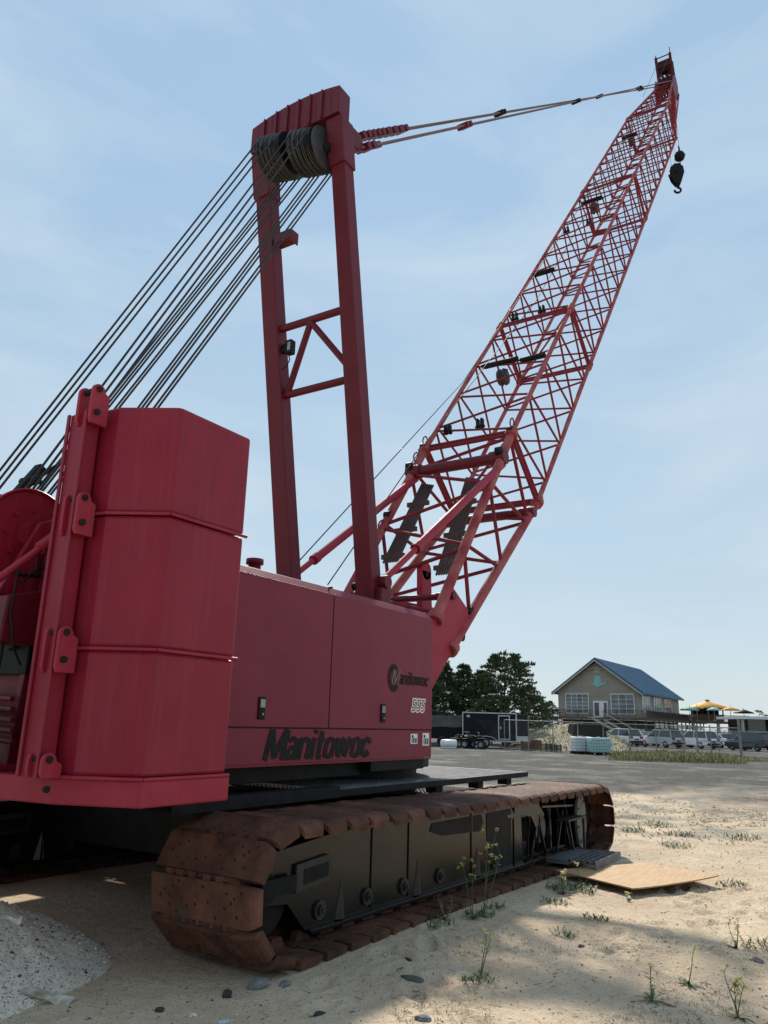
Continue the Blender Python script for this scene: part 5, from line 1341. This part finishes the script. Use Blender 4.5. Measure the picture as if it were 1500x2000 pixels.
b = MB(); b.box(-1.5, 14.5, -1.2, 9.5, 3.55, 3.95); b.build('roof', M['white'], t)
b = MB(); b.box(.05, 13.9, .05, 8.9, 1.9, 3.55); b.build('window', M['glass'], t)
for x in (-1.2, 2.9, 7.0): b = MB(); b.box(x, x+.35, -1.0, -.65, 0, 3.55); b.build('post', M['trim'], t)
place(t, 1462, 118, -.1)
# --- chain link fence with a tall gate post
M['galv'] = mat('galvanised_steel', (.24, .23, .21), .55, metal=.4, var=.2)
t = thing('chain_link_fence', 'grey chain link fence with thin posts across the lot before the parked cars', 'fence', far(1000, 55), None)
A = far(985, 57, -.08); B_ = far(1442, 52, -.08); n = 9
b = MB()
for i in range(n): P = A.lerp(B_, i/n); q = MB(); q.tube(P, P+Vector((0, 0, 2.12)), .035, 8); q.build('fence_post', M['galv'], t)
q = MB(); q.tube(A+Vector((0, 0, 2.08)), B_+Vector((0, 0, 1.95)), .024, 8); q.tube(A+Vector((0, 0, .1)), B_+Vector((0, 0, .1)), .012, 6); q.build('top_rail', M['galv'], t)
w = MB(); Lf = (B_-A).length; u_ = (B_-A).normalized(); st = .16; k = -2.0
while k < Lf:
    for sg in (1, -1):
        s0 = k if sg > 0 else k+2.0; s1 = k+2.0 if sg > 0 else k
        w.add([A+u_*s0+Vector((0, 0, .1)), A+u_*s0+Vector((0, 0, .1))+u_*.006, A+u_*s1+u_*.006+Vector((0, 0, 2.05)), A+u_*s1+Vector((0, 0, 2.05))], [(0, 1, 2, 3)])
    k += st
w.build('wire_mesh', M['galv'], t)
for (px, h) in ((1360, 2.0), (1444, 2.5)):
    P = far(px, 51.5, -.08); q = MB(); q.tube(P, P+Vector((0, 0, h)), .06 if h < 2.3 else .085, 10); q.disc(P+Vector((0, 0, h)), (0, 0, 1), .10, .05, 10)
    tag(q.build('gate_post', M['galv'], off=P), 'stout grey gate post where the fence ends at the right' if h > 2.3 else 'shorter grey gate post left of the tall one', 'post').location = P
P0, P1 = far(1360, 51.5, 0), far(1444, 51.5, 0)
t = thing('gate', 'grey tubular gate between the two gate posts', 'gate', P0)
q = MB()
for z in (.15, 1.0, 1.85): q.tube(P0+Vector((0, 0, z)), P1+Vector((0, 0, z)), .025, 6)
q.tube(P0.lerp(P1, .5)+Vector((0, 0, .15)), P0.lerp(P1, .5)+Vector((0, 0, 1.85)), .02, 6)
q.build('gate_frame', M['galv'], t)
# --- trees
M['needle'] = mat('pine_needles', (.035, .062, .020), .8, col2=(.085, .12, .040), scale=1.6, lo=.35, hi=.7)
M['cedar'] = mat('cedar_foliage', (.030, .055, .020), .8, col2=(.072, .11, .038), scale=1.4, lo=.35, hi=.7)
M['bark'] = mat('bark', (.07, .05, .035), .9, var=.3)
def tree(px, D, h, r, label, seed, kind='pine', cnt=150, base=.0, grp='pines and cedars behind the trailers'):
    t = thing('pine_tree' if kind == 'pine' else 'cedar_tree', label, 'tree', (0, 0, 0), grp, local=True); rr = random.Random(seed)
    tk = MB(); q = Vector((0, 0, 0)); pts = [q.copy()]
    for i in range(8): q = q+Vector((rr.uniform(-.1, .1), rr.uniform(-.1, .1), h*.97/8)); pts.append(q.copy())
    for i, (a, c) in enumerate(zip(pts[:-1], pts[1:])): tk.tube(a, c, .16*(1-i/9)*h/8, 8, .16*(1-(i+1)/9)*h/8)
    fo = MB()
    for k in range(cnt):
        f = rr.random()**.8; z = h*(.10+.88*f) if kind != 'pine' else h*(.16+.82*f)
        prof = (sin(pi*min(1, (1-f)*.80+.10))**.75) if kind == 'pine' else (1-f)**.55
        R_ = r*prof*(1+.35*noise.noise(Vector((seed, f*3, k*.11))))
        a = rr.uniform(0, 2*pi); d = R_*sqrt(rr.uniform(.25, 1)); i = min(7, int(z/h*8)); ax = pts[i]
        c = Vector((ax.x+cos(a)*d, ax.y+sin(a)*d, z+.22*d*(1 if kind == 'pine' else -.3)))
        if rr.random() < .45: tk.tube((ax.x, ax.y, max(.3, z-.25*d)), c, .035, 5, .015)
        cs = (.38 if kind == 'pine' else .34)*rr.uniform(.6, 1.25)*h/8
        for j in range(46 if kind == 'pine' else 40):
            v = Vector((rr.gauss(0, 1), rr.gauss(0, 1), rr.gauss(0, .55))).normalized()*cs*rr.uniform(.2, 1); v.z *= .62
            p = c+v; dd = (v.normalized()+Vector((0, 0, .9 if kind == 'pine' else .4))).normalized(); sd = dd.cross(Vector((rr.uniform(-1, 1), rr.uniform(-1, 1), .2))).normalized()
            ln = cs*.55; w = cs*.16
            fo.add([p-sd*w, p+sd*w, p+dd*ln+sd*w*.3, p+dd*ln-sd*w*.3], [(0, 1, 2, 3)])
    fo.build('crown', M['needle'] if kind == 'pine' else M['cedar'], t); tk.build('trunk', M['bark'], t)
    place(t, px, D, rr.uniform(0, 3), base); return t
tree(986, 74, 8.1, 2.7, 'tall rounded pine with gaps in its crown, standing highest in the row', 1, 'pine', 260)
tree(868, 76, 7.6, 2.5, 'dense cedar at the left end of the row by the crane', 2, 'cedar', 330)
tree(905, 79, 7.6, 2.3, 'second dense cedar from the crane', 3, 'cedar', 320)
tree(935, 77, 6.9, 2.4, 'narrow cedar just left of the tall rounded pine', 4, 'cedar', 280)
tree(838, 74, 8.0, 2.2, 'cedar mostly hidden by the red boom foot', 5, 'cedar', 260)
tree(1024, 78, 5.2, 2.3, 'low spreading pine at the right foot of the tall rounded pine', 6, 'pine', 200)
tree(1052, 84, 4.9, 2.2, 'low dark cedar left of the restaurant deck', 7, 'cedar', 200)
tree(1076, 92, 4.6, 2.0, 'smallest cedar touching the restaurant deck', 8, 'cedar', 180)
tree(960, 72, 4.0, 2.2, 'squat pine behind the roof of the cargo trailer', 9, 'pine', 220)
tree(1487, 165, 6.5, 2.8, 'distant dark tree above the low pale building roof', 10, 'cedar', 70, grp=None)
# --- dune grass and scrub strips
dg = MB(); rr = random.Random(21)
for k in range(9000):
    px = rr.uniform(1192, 1448); D = rr.uniform(44.5+2.5*noise.noise(Vector((k*.001, 0, 3))), 56); px += rr.gauss(0, 6); P = far(px, D, -.09); hgt = rr.uniform(.2, .75)*(1-.45*abs((px-1318)/130)**2)*(1+.5*noise.noise(Vector((px*.05, D, 0)))); dg.mi = rr.choice((0, 1, 1, 2))
    a = rr.uniform(0, 6.28); leafblade(dg, P, Vector((cos(a)*.35, sin(a)*.35, 1)), hgt, .022, 2)
for k in range(2600):
    px = rr.uniform(1448, 1540); D = rr.uniform(49, 56); P = far(px, D, -.09); dg.mi = rr.choice((1, 2, 2)); a = rr.uniform(0, 6.28); leafblade(dg, P, Vector((cos(a)*.5, sin(a)*.5, 1)), rr.uniform(.08, .2), .02, 2)
M['dune1'] = mat('green_dune_grass', (.16, .19, .06), .8, var=.3); M['dune2'] = mat('olive_dune_grass', (.28, .25, .10), .8, var=.3); M['dune3'] = mat('dry_dune_grass', (.30, .235, .13), .85, var=.3)
o = dg.build('dune_grass', [M['dune1'], M['dune2'], M['dune3']]); struct(o, 'stuff')
b = MB(); n = 40; m2 = 12; vs = []
for j in range(m2+1):
    for i in range(n+1):
        P = far(985+i*(1225-985)/n, 60+j*2.2, 0); e = sin(pi*j/m2)*sin(pi*min(1, i/n*1.0))**.5
        vs.append(Vector((P.x, P.y, -.15+1.7*e*(1+.3*noise.noise(Vector((P.x*.3, P.y*.3, 0)))))))
b.smooth = True; b.add(vs, [(j*(n+1)+i, j*(n+1)+i+1, (j+1)*(n+1)+i+1, (j+1)*(n+1)+i) for j in range(m2) for i in range(n)])
struct(b.build('dune', mat('dune_sand', (.30, .25, .17), .95, col2=(.16, .15, .09), scale=1.5, bump=.3)))
sb = MB()
for k in range(5500):
    i = rr.randrange(n); j = rr.randrange(m2); P = vs[j*(n+1)+i].lerp(vs[(j+1)*(n+1)+i+1], rr.random()); P = P+Vector((rr.uniform(-.4, .4), rr.uniform(-.4, .4), -.05)); sb.mi = rr.choice((0, 1, 2, 2)); a = rr.uniform(0, 6.28)
    leafblade(sb, P, Vector((cos(a)*.6, sin(a)*.6, 1)), rr.uniform(.2, .55), .03, 2)
o = sb.build('dune_scrub', [M['dune1'], M['dune2'], M['dune3']]); struct(o, 'stuff')
# far low shrubs closing the horizon
hb_ = MB()
for k in range(14000):
    px = rr.uniform(560, 2000); D = rr.uniform(180, 210); P = far(px, D, -.1); h_ = 2.2+1.4*noise.noise(Vector((px*.02, 0, 0)))+.7*noise.noise(Vector((px*.09, 3, 0))); P.z = rr.uniform(0, 1)*h_
    a = rr.uniform(0, 6.28); leafblade(hb_, P, Vector((cos(a), sin(a), .8)), .8, .2, 1)
o = hb_.build('distant_scrub', M['cedar']); struct(o, 'stuff')
